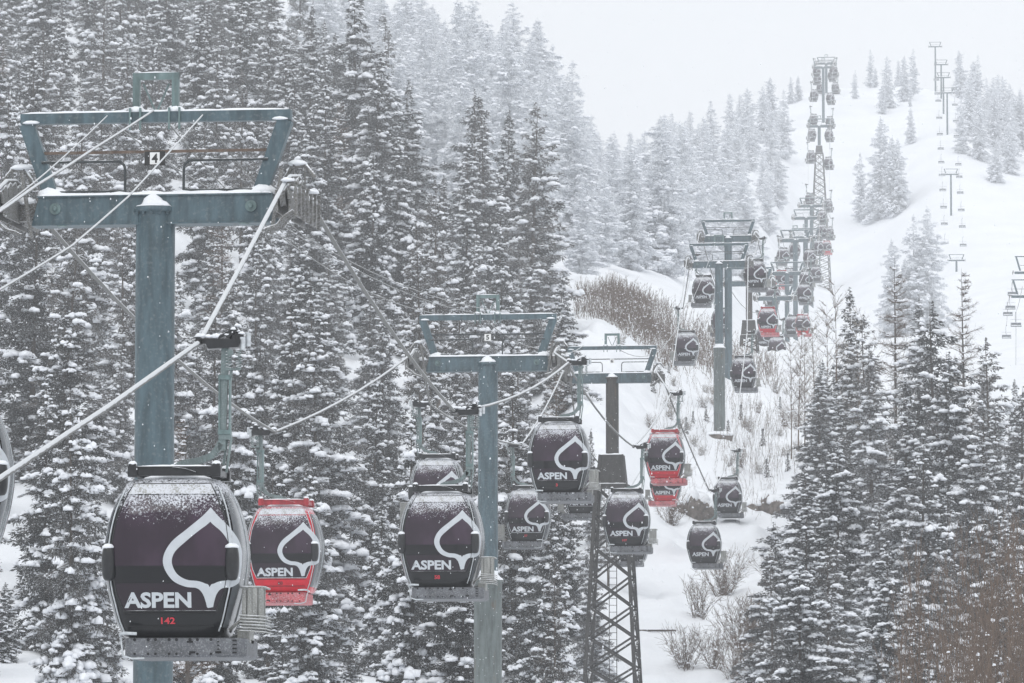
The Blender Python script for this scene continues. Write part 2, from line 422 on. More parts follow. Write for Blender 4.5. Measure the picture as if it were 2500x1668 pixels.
def spruce_mesh(seed, H=18., R=2.3, first=.05, snow=1.0, nmat='needles', dens=1.0, taper=.9, droop=.55, snowtop=1.0, rime=False, gap=.06, cl=.35, step=.078, tip=1.0):
    """boughs at random heights, each a row of needle clumps with snow lying on them"""
    rg = np.random.default_rng(seed)
    z = H * first; CL = []; BR0 = []; BR1 = []; az = rg.uniform(0, 6.28)
    ph = rg.uniform(0, 6.28, 6)
    def lobe(a, t): return 1 + .17 * math.sin(a + ph[0] + 3 * t) + .13 * math.sin(2 * a + ph[1] - 9 * t) + .14 * math.sin(17 * t + ph[2] + a) + .10 * math.sin(41 * t + ph[3] + 2 * a)
    while z < H * .975:
        t = z / H; az += 2.4 + rg.normal(0, .35)
        env = R * min(1.0, (1 - t) ** taper * 1.10) * (1 - .28 * max(0, math.sin(23 * t + ph[5])) ** 2) * (.60 + .40 * min(1, (t - first) / .10))
        L = max(.16, env * lobe(az, t) * rg.choice([1.22, 1.0, .8, .55], p=[.12, .40, .30, .18]) * rg.uniform(.85, 1.12))
        if rg.random() > gap:
            ca, sa = math.cos(az), math.sin(az); dr = droop * (1 - t) ** .6 - .30 * t + rg.normal(0, .13); load = rg.choice([0, .45, 1.2, 2.3], p=[.24, .24, .27, .25]) * (1 + .45 * math.sin(6 * t + 2 * az + ph[4]))
            def bp(q, lat=0): return np.array([ca * q * L - sa * lat, sa * q * L + ca * lat, z - dr * L * q ** 1.5 + .10 * L * max(0, q - .75)])
            BR0.append(bp(0)); BR1.append(bp(.5)); BR0.append(bp(.5)); BR1.append(bp(.97))
            n = max(1, int(L / .33))
            for k in range(n):
                q = (k + .65 + rg.uniform(-.25, .25)) / n if n > 1 else .7
                if q < .22 and L > .8 and rg.random() < .6: continue
                lat = rg.normal(0, 1) * .16 * L * (1.1 - q) * 1.2
                c = bp(min(q, 1.02), lat); c[2] -= abs(lat) * .35
                r = cl * (.62 + .55 * min(1, L / 1.6)) * rg.uniform(.65, 1.25) * (1 - .3 * t)
                CL.append((*c, r, az + rg.normal(0, .5), t, q, load))
        z += step * (1.0 + .6 * t) * rg.uniform(.6, 1.4) * (18 / H) ** 0
    for k in range(6): CL.append((rg.normal(0, .03), rg.normal(0, .03), H * (.955 + .009 * k), .16 - .022 * k, rg.uniform(0, 6), .97, .5, .5))
    CL = np.array(CL); nC = len(CL)
    ncard = np.maximum(6, (30 * dens * (CL[:, 3] / .3) ** 1.4)).astype(int)
    ci = np.repeat(np.arange(nC), ncard); N = len(ci); r = CL[ci, 3][:, None]
    d = rg.normal(0, 1, (N, 3)); d /= np.linalg.norm(d, axis=1, keepdims=True)
    rad = rg.random(N)[:, None] ** .5
    ca, sa = np.cos(CL[ci, 4])[:, None], np.sin(CL[ci, 4])[:, None]
    lx = d[:, :1] * rad * r * 1.25; ly = d[:, 1:2] * rad * r * .95; lz = d[:, 2:] * rad * r * .80 - np.abs(d[:, :1]) * .08 - .05 * r
    P = np.concatenate([ca * lx - sa * ly, sa * lx + ca * ly, lz], 1) + CL[ci, :3]
    out = np.concatenate([ca, sa, 0 * ca], 1)
    D = out * rg.uniform(.2, 1.1, (N, 1)) + np.concatenate([ca * d[:, :1] - sa * d[:, 1:2], sa * d[:, :1] + ca * d[:, 1:2], d[:, 2:] * .6 - .35], 1)
    D /= np.linalg.norm(D, axis=1, keepdims=True)
    W = np.cross(D, rg.normal(0, 1, (N, 3))); W /= np.linalg.norm(W, axis=1, keepdims=True) + 1e-9
    ln = rg.uniform(.15, .34, N)[:, None] * np.minimum(1, .4 + r / .3); wd = rg.uniform(.028, .062, N)[:, None]
    V = np.stack([P - D * ln * .4, P + W * wd, P + D * ln * .75, P - W * wd], 1).reshape(-1, 3)
    Q = (np.arange(N) * 4)[:, None] + np.arange(4)[None]
    V2, Q2 = segs(BR0, BR1, .024, .014); nq = len(Q)
    mi = np.concatenate([np.zeros(nq), np.ones(len(Q2))])
    crown = mesh_np('crown', np.concatenate([V, V2]), [np.concatenate([Q, Q2 + len(V)])], [M[nmat], M['rime_twig' if rime else 'bark']], False, mi)
    # snow: each laden clump carries a few overlapping lumps
    amt = snow * (1 - (1 - snowtop) * np.clip(CL[:, 5] * 1.3, 0, 1)) * np.where(CL[:, 6] > .45, 1, .6) * CL[:, 7]
    big = rg.random(nC) < .48 * amt
    ns = np.where(big, rg.integers(4, 8, nC), rg.poisson(3.0 * np.clip(amt, .15, 1))); ns = np.where(CL[:, 3] < .12, np.minimum(ns, 1), ns)
    ci = np.repeat(np.arange(nC), ns); N = len(ci); r = CL[ci, 3]; b = np.where(big[ci], 1.0, .55)
    a = CL[ci, 4]; bb = big[ci]; lx = (rg.normal(0, 1, N) * np.where(bb, .50, .55) + .10) * r; ly = rg.normal(0, 1, N) * r * np.where(bb, .30, .50)
    P = np.stack([np.cos(a) * lx - np.sin(a) * ly, np.sin(a) * lx + np.cos(a) * ly, r * (.52 - .35 * (lx * lx + ly * ly) / (r * r + .001)) * rg.uniform(.7, 1.05, N)], 1) + CL[ci, :3]
    k = r * np.where(bb, rg.uniform(.38, .74, N), rg.uniform(.10, .30, N))
    sc3 = np.stack([k * rg.uniform(.8, 1.25, N), k * rg.uniform(.75, 1.1, N), k * rg.uniform(.60, 1.05, N)], -1)
    V, T, Q = domes(rg, P, sc3, a + rg.normal(0, .6, N))
    sn = mesh_np('snow_load', V, [T, Q], M['tree_snow'], True)
    return crown, sn
def bare_mesh(seed, H=14., R=1.9, first=.35, up=.15, mat='twig', nb=5, dz=.3, twigs=5, snowy=.5, rad=.022):
    rg = np.random.default_rng(seed); P0 = []; P1 = []; r0 = []; r1 = []; SP_ = []
    z = H * first
    while z < H * .98:
        t = (z / H - first) / (1 - first)
        for j in range(rg.integers(nb - 2, nb + 2)):
            az = rg.uniform(0, 6.283); L = R * (1 - t) ** .7 * rg.uniform(.4, 1.1) + .15
            p = np.array([0, 0, z]); d = np.array([math.cos(az), math.sin(az), up + rg.normal(0, .1)])
            for k in range(3):
                q = p + d * L / 3; P0.append(p); P1.append(q); r0.append(rad * (1 - k * .25)); r1.append(rad * (.75 - k * .25))
                if rg.random() < snowy: SP_.append((p + q) / 2 + [0, 0, .03])
                for m in range(twigs):
                    s = rg.random(); b = p + (q - p) * s; dd = d + rg.normal(0, .55, 3); dd /= np.linalg.norm(dd)
                    l = rg.uniform(.15, .5) * min(1, L); P0.append(b); P1.append(b + dd * l); r0.append(rad * .45); r1.append(rad * .25)
                p = q; d = d + rg.normal(0, .12, 3) + [0, 0, .06]
        z += dz * rg.uniform(.6, 1.5)
    V, Q = segs(P0, P1, np.array(r0), np.array(r1))
    sn = None; crown = None
    if SP_:
        SP_ = np.array(SP_); N = len(SP_); V2, T2, Q2 = domes(rg, SP_, rg.uniform(.05, .13, (N, 3)) * [1.5, 1.2, .6], rg.uniform(0, 6, N))
        mi = np.concatenate([np.ones(len(T2)), np.zeros(len(Q)), np.ones(len(Q2))])
        crown = mesh_np('crown', np.concatenate([V, V2]), [T2 + len(V), np.concatenate([Q, Q2 + len(V)])], [M[mat], M['tree_snow']], False, mi)
    return crown, sn
PROTO = {}
def reg(name, H, tm, cm, sm): PROTO[name] = (H, tm, cm, sm)
def join2(a, b):
    mb = MB(); nm = len(a.materials)
    for me, off in ((a, 0), (b, nm)):
        vs = [v.co[:] for v in me.vertices]; base = len(mb.v); mb.v += vs
        for p in me.polygons: mb.f.append(tuple(base + i for i in p.vertices)); mb.m.append(p.material_index + off); mb.sm.append(off > 0)
    return mb.mesh('crown', list(a.materials) + list(b.materials))
rgt = np.random.default_rng(3)
def reg_spruce(key, n, H, r, tm='bark', **kw):
    for i in range(n):
        c, s = spruce_mesh(hash((len(PROTO), 7)) % 9999 + i * 13, H=H, **kw)
        if key in ('small', 'brown', 'clumpy'): c = join2(c, s); s = None
        reg(f'{key}{i}', H, trunk_mesh(H, r, rgt, M[tm]), c, s)
reg_spruce('full', 2, 18., .20, R=3.0, snow=1.15, taper=.75)
reg_spruce('wide', 2, 18., .22, R=3.5, snow=1.25, taper=.62, cl=.38, step=.080, droop=.75)
reg_spruce('laden', 2, 18., .20, R=2.8, snow=1.9, taper=.70, cl=.38, droop=.85, gap=.08)
reg_spruce('slim', 2, 18., .18, R=2.2, snow=1.4, taper=.72, step=.065, cl=.33)
reg_spruce('brown', 2, 18., .19, R=2.7, snow=.75, nmat='needles_brown', first=.22, dens=.75, droop=.3, gap=.30, taper=.6)
reg_spruce('clumpy', 2, 18., .22, R=3.0, snow=.85, snowtop=.30, first=.12, droop=.25, taper=.66, gap=.25, cl=.44, step=.085)
reg_spruce('rime', 3, 18., .20, tm='rime_twig', R=3.7, taper=.64, snow=1.3, nmat='rime_needles', rime=True, droop=.55, dens=1.1)
reg_spruce('rimeslim', 2, 18., .20, tm='rime_twig', R=3.0, taper=.66, snow=1.1, nmat='rime_needles', rime=True, droop=.30, gap=.12)
reg_spruce('small', 2, 3., .05, R=.75, snow=.9, cl=.16, step=.035)
for i in range(2):
    c, s = bare_mesh(50 + i, H=15., R=2.1, first=.22, twigs=12, snowy=.35, rad=.016); reg(f'dead{i}', 15., trunk_mesh(15., .17, rgt, M['bark']), c, s)
for i in range(3):
    c, s = bare_mesh(60 + i, H=8., R=1.3, first=.25, up=1.0, nb=4, dz=.4, twigs=6, snowy=.10, rad=.010, mat='pale_twig' if i == 1 else 'twig')
    reg(f'sapling{i}', 8., trunk_mesh(8., .045, rgt, M['twig']), c, s)
def shrub_mesh(seed, h=2.2, n=26, mat='twig'):
    rg = np.random.default_rng(seed); P0 = []; P1 = []; r0 = []; S = []
    for i in range(n):
        az = rg.uniform(0, 6.283); tilt = rg.uniform(.1, .75); L = h * rg.uniform(.5, 1.05)
        p = np.array([rg.normal(0, .15), rg.normal(0, .15), -.25]); d = np.array([math.cos(az) * tilt, math.sin(az) * tilt, 1.]); d /= np.linalg.norm(d)
        for k in range(4):
            q = p + d * L / 4; P0.append(p); P1.append(q); r0.append(.013 * (1 - k * .2))
            for m in range(2 + k):
                s = rg.random(); b = p + (q - p) * s; dd = d + rg.normal(0, .45, 3); dd /= np.linalg.norm(dd)
                P0.append(b); P1.append(b + dd * rg.uniform(.15, .5) * h / 2.2); r0.append(.007)
            if rg.random() < .35: S.append(q)
            p = q; d = d + rg.normal(0, .12, 3); d /= np.linalg.norm(d)
    V, Q = segs(P0, P1, np.array(r0), np.array(r0) * .7)
    S = np.array(S); V2, T2, Q2 = domes(rg, S, rg.uniform(.03, .09, (len(S), 3)), rg.uniform(0, 6, len(S)))
    mi = np.concatenate([np.ones(len(T2)), np.zeros(len(Q)), np.ones(len(Q2))])
    return mesh_np('shrub', np.concatenate([V, V2]), [T2 + len(V), np.concatenate([Q, Q2 + len(V)])], [M[mat], M['tree_snow']], False, mi)
SHR = [shrub_mesh(70, 2.2, 34), shrub_mesh(71, 2.6, 52), shrub_mesh(72, 1.6, 30, 'pale_twig')]

NTREE = [0]
def tree(proto, x, y, h, label, group=None, name='spruce_tree', cat='tree', wide=1.0, rz=None, lean=0):
    H, tm, cm, sm = PROTO[proto]; k = h / H
    o = empty(name, (x, y, gz(x, y) - .15), random.uniform(0, 6.28) if rz is None else rz, label, cat, group)
    o.scale = (k * wide, k * wide, k); o.rotation_euler = (random.gauss(0, .012) + lean, random.gauss(0, .012), o.rotation_euler[2])
    link('trunk', tm, o); c = link('crown', cm, o)
    if sm: link('snow_load', sm, c)
    NTREE[0] += 1
    return o
def tree_px(proto, px, base, top, label, d=None, **kw):
    """stand a tree where the ray through its foot meets the ground"""
    d = d or hit(px, base); p = at(px, base, d); q = at(px, top, d)
    x = p.x; y = d; z = gz(x, y)
    return tree(proto, x, y, max(1.0, q.z - z), label, **kw)

def limit(d, tab): return float(np.interp(d, [a for a, b in tab], [b for a, b in tab]))
def scatter(n_try, d0, d1, left, right, a, b, seed, avoid=()):
    rs = random.Random(seed); pts = []
    for _ in range(n_try):
        d = d0 + (d1 - d0) * rs.random() ** .85; px = rs.uniform(limit(d, left), limit(d, right)); x = (px - 1250) / F * d
        if any(((x - q[0]) / a(d)) ** 2 + ((d - q[1]) / b(d)) ** 2 < 1 for q in pts): continue
        if any(abs(px - v[0]) < v[2] and abs(d - v[1]) < v[3] for v in avoid): continue
        pts.append((x, d, px))
    return pts
# --- the dark forest on the left hillside
G1 = 'snowy spruces packed on the left hillside'
HERO = [(655, -90, 690, 'full1', 'dark spruce at the top edge left of the tallest dark spruce', 20), (560, -120, 720, 'wide0', 'broad dark spruce at the top edge above the near crossarm', 20),
        (1160, 213, 600, 'clumpy1', 'dark pointed spruce with a clear tip standing against pale frosted trees', 19),
        (1302, 312, 560, 'clumpy0', 'dark spruce with sparse snowy top rising left of the bare brown thicket', 17.5),
        (878, -60, 610, 'full0', 'tallest dark spruce reaching the top edge beside the pale frosted forest', 20),
        (730, 520, 430, 'slim0', 'narrow spruce thickly striped with snow behind the near double pulley tower', 15)]
for px, top, d, pr, lab, h in HERO:
    p = at(px, top, d); z = gz(p.x, d); tree(pr, p.x, d, max(8, p.z - z), lab, wide=1.15)
left = [(225, -140), (1000, -140)]
right = [(225, 1500), (290, 1550), (360, 1530), (420, 1480), (470, 1400), (520, 1390), (600, 1310), (650, 1000), (760, 930), (1000, 860)]
pts = scatter(12000, 225, 980, left, right, lambda d: 4.3 + max(0, d - 580) * .006, lambda d: 19 + max(0, d - 580) * .07, 1,
              avoid=[(860, 460, 45, 22), (120, 445, 60, 25), (1160, 600, 60, 25), (1302, 560, 60, 25), (1060, 400, 40, 30), (1490, 270, 130, 70)])
ND = len(pts)
for x, d, px in pts:
    pr = random.choices(['full0', 'full1', 'wide0', 'wide1', 'laden0', 'laden1', 'slim0', 'slim1', 'brown0', 'brown1', 'clumpy0', 'clumpy1', 'dead0', 'dead1'],
                        [11, 11, 9, 9, 10, 10, 8, 8, 7, 7, 6, 6, 1.5, 1.5])[0]
    h = random.choice([random.uniform(9, 14), random.uniform(13, 20), random.uniform(15, 22)]) * (1.12 if d > 520 else 1)
    if d < 290: h *= .75
    if px > 1470: h = random.uniform(5, 8)
    elif px > 1340: h = random.uniform(8, 13.5)
    if pr.startswith('dead'):
        tree(pr, x, d, h, 'bare brown conifer standing among the snowy spruces of the left hillside', 'bare brown conifers on the left hillside', name='bare_conifer', wide=.8)
    else:
        tree(pr, x, d, h, 'dark snow laden spruce crowded among others on the left hillside', G1, wide=random.uniform(.85, 1.2), lean=random.gauss(0, .02))
# --- the frosted forest behind
G2 = 'pale frosted spruces behind the dark forest'
left = [(620, 1000), (700, 880), (900, 760), (1500, 700)]
right = [(620, 1400), (700, 1480), (760, 1600), (800, 1660), (1000, 1770), (1150, 1820), (1300, 1880), (1450, 1920), (1560, 1940)]
pts = scatter(8000, 640, 1540, left, right, lambda d: 4.9, lambda d: 40, 2, avoid=[(1457, 800, 40, 60)])
NF = len(pts)
for x, d, px in pts:
    h = random.uniform(17, 25) if px < 1500 else random.uniform(15, 23)
    if d > 1250: h = random.uniform(13, 20)
    if 1400 < px < 1620: h = random.uniform(12, 17)
    tree(random.choice(['rime0', 'rime1', 'rime2', 'rimeslim0', 'rimeslim1']), x, d, h, 'pale rime covered spruce in the misty forest left of the piste', G2, name='frosted_spruce', wide=random.uniform(1.0, 1.35))
# --- young trees filling the gaps between the big ones
rs = random.Random(21)
for x, d in [(px, rs.uniform(255, 420)) for px in (15, 60, 95, 150, 200, 240, 285, 560, 600, 645, 690, 735, 790, 850, 905, 960, 1010, 1060, 1250, 1310, 1350)]:
    X = (x - 1250) / F * d
    tree(rs.choice(['laden0', 'laden1', 'full0', 'wide1']), X, d, rs.uniform(4, 8), 'short young spruce under the big trees of the left hillside', 'young spruces under the left hillside trees', name='young_spruce', wide=rs.uniform(1.2, 1.6))
# --- near trees on the right
G3 = 'snowy spruces crowded at the lower right'
NEAR = [ # disp x, disp top, depth, proto, label
 (2052, 588, 430, 'dead0', 'bare brown conifer, left of the two tall ones rising above the right hand spruces'),
 (2213, 612, 410, 'dead1', 'bare brown conifer, right of the two tall ones rising above the right hand spruces'),
 (1948, 655, 470, 'slim1', 'thin pointed spruce at the upper left end of the right hand trees'),
 (2095, 680, 420, 'full1', 'dark spruce topped just right of the left tall bare conifer'),
 (2152, 690, 400, 'clumpy0', 'dark narrow topped spruce between the two tall bare conifers'),
 (1775, 1192, 330, 'wide0', 'leftmost low snow laden spruce at the edge of the open snow at the lower right'),
 (1878, 850, 420, 'full0', 'snow laden spruce standing alone right of the small rock outcrop'),
 (2000, 800, 360, 'full1', 'broad snow laden spruce in the middle of the right hand group'),
 (1850, 1120, 318, 'full0', None), (1930, 1010, 335, 'wide0', None), (2085, 860, 350, 'slim0', None), (2180, 800, 345, 'wide0', None),
 (2270, 770, 380, 'brown0', None), (2340, 880, 330, 'full0', None), (1985, 720, 440, 'brown1', None), (2250, 900, 320, 'full1', None), (2120, 980, 305, 'full0', None)]
for x, top, d, pr, lab in NEAR:
    p = atd(x, top, d); z = gz(p.x, d)
    tree(pr, p.x, d, p.z - z, lab or 'snow laden spruce crowded among others at the lower right', None if lab else G3, wide=1.15 if 'dead' not in pr else .85,
         name='bare_conifer' if 'dead' in pr else 'spruce_tree')
left = [(235, 1930), (285, 1860), (340, 1890), (380, 1960), (420, 1980), (470, 1990), (500, 2000)]
right = [(235, 2600), (500, 2600)]
pts = scatter(3000, 235, 480, left, right, lambda d: 3.7, lambda d: 17, 3)
for x, d, px in pts:
    pr = random.choice(['full0', 'full1', 'wide0', 'wide1', 'laden0', 'laden1', 'slim0', 'slim1', 'brown0'])
    tree(pr, x, d, random.uniform(8.5, 13.5) * (1 if d > 330 else .75), 'snow laden spruce crowded among others at the lower right', G3, wide=random.uniform(1.0, 1.35))
# --- trees on the open piste (crop coordinates -> full)
def c6(x, y): return (1850 + x / 3.266, 80 + y / 3.266)
PISTE = [(900,125,440,'highest of the frosted spruces on the crest right of the top pylon'),(1035,180,600,'tall frosted spruce third from left on the crest'),
 (1000,390,660,'bushy frosted spruce below the crest group'),(1120,210,430,None),(1240,120,385,'frosted spruce at the right end of the crest group'),
 (1170,180,550,None),(1215,500,600,None),(1225,590,890,'single narrow frosted spruce standing alone on the open piste'),
 (775,290,445,'small lone frosted spruce left of the crest group'),(985,660,1490,'tallest frosted spruce of the clump in the middle of the piste'),
 (1065,820,1470,'frosted spruce on the right of the clump in the middle of the piste'),(820,950,1510,'frosted spruce on the left of the clump in the middle of the piste'),
 (1110,840,1440,None),(1900,820,1200,'lone frosted spruce on the piste near the right edge'),(320,340,550,None),(260,345,565,None),(940,270,440,None),(1065,430,600,None)]
for x, tp, bs, lab in PISTE:
    px, py = c6(x, bs); _, ty = c6(x, tp)
    tree_px(random.choice(['rime0', 'rime1', 'rime2', 'rimeslim0']), px, py, ty, lab or 'small pale frosted spruce in the groups on the open piste', group=None if lab else 'small frosted spruces on the piste',
            name='frosted_spruce', wide=.95 if x != 1900 else 1.2)
pts = []
for i in range(26):
    px = random.uniform(2345, 2560); d = random.uniform(1470, 1640); x = (px - 1250) / F * d
    tree(random.choice(['rime0', 'rime1', 'rime2', 'rimeslim0']), x, d, random.uniform(13, 19), 'pale frosted spruce in the misty wood at the upper right corner', 'frosted spruces at the upper right corner', name='frosted_spruce')
for x, tp, bs in ((2100, 490, 720), (2128, 470, 760), (2048, 545, 730), (2078, 590, 740)):
    px = x * K; d = 1080; p = at(px, bs * K, d); q = at(px, tp * K, d); z = gz(p.x, d)
    tree(random.choice(['rime0', 'rime1', 'rime2', 'rimeslim0']), p.x, d, max(6, q.z - z), 'faint frosted spruce half hidden behind the near trees on the right', 'faint frosted spruces behind the near right trees', name='frosted_spruce')
# --- saplings and shrubs
def sapl(x, top, d, lab=None, i=None):
    p = atd(x, top, d); z = gz(p.x, d)
    tree('sapling%d' % (random.randrange(3) if i is None else i), p.x, d, p.z - z, lab or 'slender leafless sapling in the right half of the picture', None if lab else 'slender leafless saplings', name='bare_sapling')
for x, top, d in ((1920, 640, 470), (1895, 690, 480), (1870, 720, 480), (1845, 745, 490), (1975, 700, 460), (1830, 700, 500), (1815, 770, 500)): sapl(x, top, d)
for x, top, d in ((125, 560, 430), (160, 640, 440), (205, 640, 450), (690, 1000, 350), (590, 880, 380), (545, 900, 390), (430, 860, 390)):
    p = atd(x, top, d); z = gz(p.x, d)
    tree('sapling%d' % random.randrange(3), p.x, d, min(12, p.z - z), 'slender leafless sapling among the spruces of the left hillside', 'leafless saplings on the left hillside', name='bare_sapling')
SMALLS = [(1750,1035,'pointed seedling spruce beside the far rock outcrop'),(1808,1085,'seedling spruce standing on open snow right of the lowest cabins'),(1500,905,None),(1590,975,None),(1620,985,None),(1535,860,None),(1575,1010,None),(1700,975,None),(1760,1110,None),(1670,1010,None),(1790,940,None)]
for x, y, lab in SMALLS:
    px, py = x * K, y * K; d = hit(px, py); p = at(px, py, d)
    tree('small%d' % random.randrange(2), p.x, d, random.uniform(1.1, 1.9), lab or 'tiny snow dusted spruce seedling on the slope below the middle towers', None if lab else 'spruce seedlings on the open slope', name='spruce_seedling')
SHRUBS = [(1690,1568,1,None),(1755,1500,1,None),(1660,1380,1,'leafless shrub in the open snow below the lowest dark cabin'),(1605,1420,0,'smaller leafless shrub left of its larger neighbour on the snow'),(1700,1500,1,None),(1640,1540,0,None),(1575,1560,1,None),(1720,1450,0,None),
 (1540,1210,1,'twiggy shrub just below the lower red cabin'),(1720,1000,0,None),(1790,1000,2,None),(1740,950,0,None),(1830,990,0,None),(1610,1050,2,None),(1425,800,2,'lone wispy shrub on the snow brow above the tower with number six'),(1560,1000,0,None),(1500,1040,2,None),(1700,1080,0,None),(1840,1060,0,None),(1545,930,2,None),(1775,1350,0,None),(1740,1550,1,None)]
for _ in range(26):
    SHRUBS.append((random.uniform(1480, 1860), random.uniform(850, 1110), random.choice([0, 2, 2]), None))
for x, y, k, lab in SHRUBS:
    px, py = x * K, y * K; d = hit(px, py); p = at(px, py, d)
    o = link('bare_shrub', SHR[k]); o.location = (p.x, d, gz(p.x, d)); o.rotation_euler = (0, 0, random.uniform(0, 6)); s = random.uniform(1.2, 1.6) if y > 1300 else random.uniform(.8, 1.15) if lab else random.uniform(.45, .9); o.scale = (s, s, s)
    tag(o, lab or 'leafless twiggy shrub poking through snow on the open slope', 'shrub', None if lab else 'leafless shrubs on the open slope')
def thicket(name, lab, boxes, n, h, seed, mats, spread=.12, tw=7, rad=.014):
    rg = np.random.default_rng(seed); P0 = []; P1 = []; r0 = []; S = []
    k = 0
    while k < n:
        b = boxes[rg.integers(len(boxes))]; px = rg.uniform(b[0], b[1]); d = rg.uniform(b[2], b[3]); x = (px - 1250) / F * d
        z = gz(x, d); L = h * rg.uniform(.55, 1.1); p = np.array([x, d, z - .2]); dr = np.array([rg.normal(0, spread), rg.normal(0, spread), 1.])
        k += 1; m = 4
        for j in range(m):
            q = p + dr * L / m; P0.append(p); P1.append(q); r0.append(rad * (1.15 - j * .25))
            for u in range(tw if j else 1):
                s = rg.random(); c = p + (q - p) * s; dd = dr + rg.normal(0, .42, 3); P0.append(c); P1.append(c + dd * rg.uniform(.06, .16) * h * .7); r0.append(rad * .45)
            if rg.random() < .12: S.append(q)
            p = q; dr = dr + rg.normal(0, .12 if h < 4 else .05, 3)
    V, Q = segs(P0, P1, np.array(r0), np.array(r0) * .7)
    S = np.array(S); V2, T2, Q2 = domes(rg, S, rg.uniform(.04, .10, (len(S), 3)), rg.uniform(0, 6, len(S)))
    mi = np.concatenate([np.full(len(T2), 1), np.zeros(len(Q)), np.ones(len(Q2))])
    me = mesh_np(name, np.concatenate([V, V2]), [T2 + len(V), np.concatenate([Q, Q2 + len(V)])], [M[mats], M['tree_snow']], False, mi)
    tag(link(name, me), lab, 'thicket', kind='stuff')
thicket('bare_thicket', 'brown leafless brush covering the hillside behind the tower with number six', [(1405, 1650, 545, 600), (1440, 1760, 550, 610), (1480, 1600, 560, 640), (1600, 1900, 560, 640)], 2400, 2.2, 5, 'twig', rad=.017, tw=9, spread=.25)
thicket('sapling_brush', 'thin leafless stems growing through snow around the feet of the middle towers', [(1600, 1900, 440, 545), (1740, 1950, 470, 540)], 620, 2.3, 6, 'twig', tw=4, rad=.010, spread=.16)
thicket('aspen_thicket', 'brown leafless young trees filling the bottom right corner', [(2180, 2560, 225, 265), (2320, 2560, 215, 262)], 230, 9.0, 7, 'twig', spread=.05, tw=7, rad=.024)
bpy.data.objects['aspen_thicket'].name = 'sapling_thicket'

# rocks and log
def rock(x, y, w_, h_, lab, seed):
    d = hit(x * K, y * K); p = atd(x, y, d); rs = random.Random(seed); mb = MB(); sn = MB(); random.seed(seed)
    for q in range(7):
        t = (q + .5) / 7 - .5; cx = t * w_; r = w_ * rs.uniform(.10, .17); hh = h_ * (1 - 1.3 * abs(t)) * rs.uniform(.8, 1.2) + .2
        n, m = 11, 7; vs = []; cyy = rs.uniform(-.9, -.4)
        for i in range(m + 1):
            u = math.pi * i / m
            for k in range(n):
                a = 6.283 * k / n; f = 1 + rs.uniform(-.2, .2)
                vs.append((cx + r * math.sin(u) * math.cos(a) * f, cyy + r * math.sin(u) * math.sin(a) * f, hh * .35 + hh * .6 * math.cos(u) * f))
        mb.add(vs, [(i * n + k, (i + 1) * n + k, (i + 1) * n + (k + 1) % n, i * n + (k + 1) % n) for i in range(m) for k in range(n)], 0, False)
        sn.blob((cx + rs.uniform(-.1, .1), cyy + .30, hh * .72), (r * 1.5, r * 1.3, hh * .45 + .12), 0, 12, 7, .16, .25)
    sn.blob((0, .9, h_ * .3), (w_ * .62, .9, h_ * .9), 0, 16, 8, .1, .2)
    e = empty('rock', (p.x, d, gz(p.x, d) - .05), 0, lab, 'rock'); mb.build('stone', M['rock'], e); sn.build('snow_cap', M['snow'], e)
rock(1590, 1196, 3.4, 1.7, 'snow capped brown rock just below the lower red cabin', 1)
rock(1762, 1178, 3.0, 1.3, 'snow capped rock right of the faint dark cabin on the slope', 2)
rock(1930, 958, 3.2, 1.3, 'dark rock edge under snow between the right hand saplings', 4)
lg = MB(); d = hit(1510 * K, 1455 * K); p = atd(1510, 1455, d); z = gz(p.x, d)
lg.tube([(-1.3, 0, .12), (0, .1, .15), (1.2, -.1, .12)], [.08, .07, .05], 8, 0); lg.snowstrip(-1.2, 1.1, 0, .19, .12, .05, 3, 1)
o = lg.build('fallen_log', [M['bark'], M['snow']]); o.location = (p.x, d, z); tag(o, 'thin fallen log lying on the snow right of the lattice tower', 'log')

# ------------------------------------------------------------------ gondola cabins
PW = [(0, .80), (.07, .85), (.29, .945), (.51, 1.0), (.73, 1.06), (.955, 1.10), (1.18, 1.13), (1.4, 1.135), (1.62, 1.11), (1.84, 1.07), (2.07, 1.01), (2.29, .92), (2.45, .84), (2.55, .76), (2.60, .64), (2.62, .3)]
PD = [(0, .84), (.3, .95), (.7, 1.03), (1.2, 1.08), (1.6, 1.06), (2.0, .98), (2.3, .86), (2.5, .74), (2.58, .62), (2.62, .3)]
def wz(z): return float(np.interp(z, [a for a, b in PW], [b for a, b in PW]))
def dz_(z): return float(np.interp(z, [a for a, b in PD], [b for a, b in PD]))
NE = 5.0
def fy(x, z):
    q = min(.9995, abs(x) / wz(z)); return -dz_(z) * (1 - q ** NE) ** (1 / NE)
def sx(y, z):
    q = min(.9995, abs(y) / dz_(z)); return wz(z) * (1 - q ** NE) ** (1 / NE)
def P(x, z, k=1.01):
    lim = wz(z) * .985; x = max(-lim, min(lim, x)); return Vector((x * k, fy(x, z) * k, z))
def crv(pts, n=6):
    out = []; q = [pts[0]] + list(pts) + [pts[-1]]
    for i in range(1, len(q) - 2):
        for j in range(n):
            t = j / n; a, b, c, d = [np.array(v, float) for v in q[i - 1:i + 3]]
            out.append(tuple(.5 * ((2 * b) + (-a + c) * t + (2 * a - 5 * b + 4 * c - d) * t * t + (-a + 3 * b - 3 * c + d) * t ** 3)))
    out.append(tuple(pts[-1])); return out
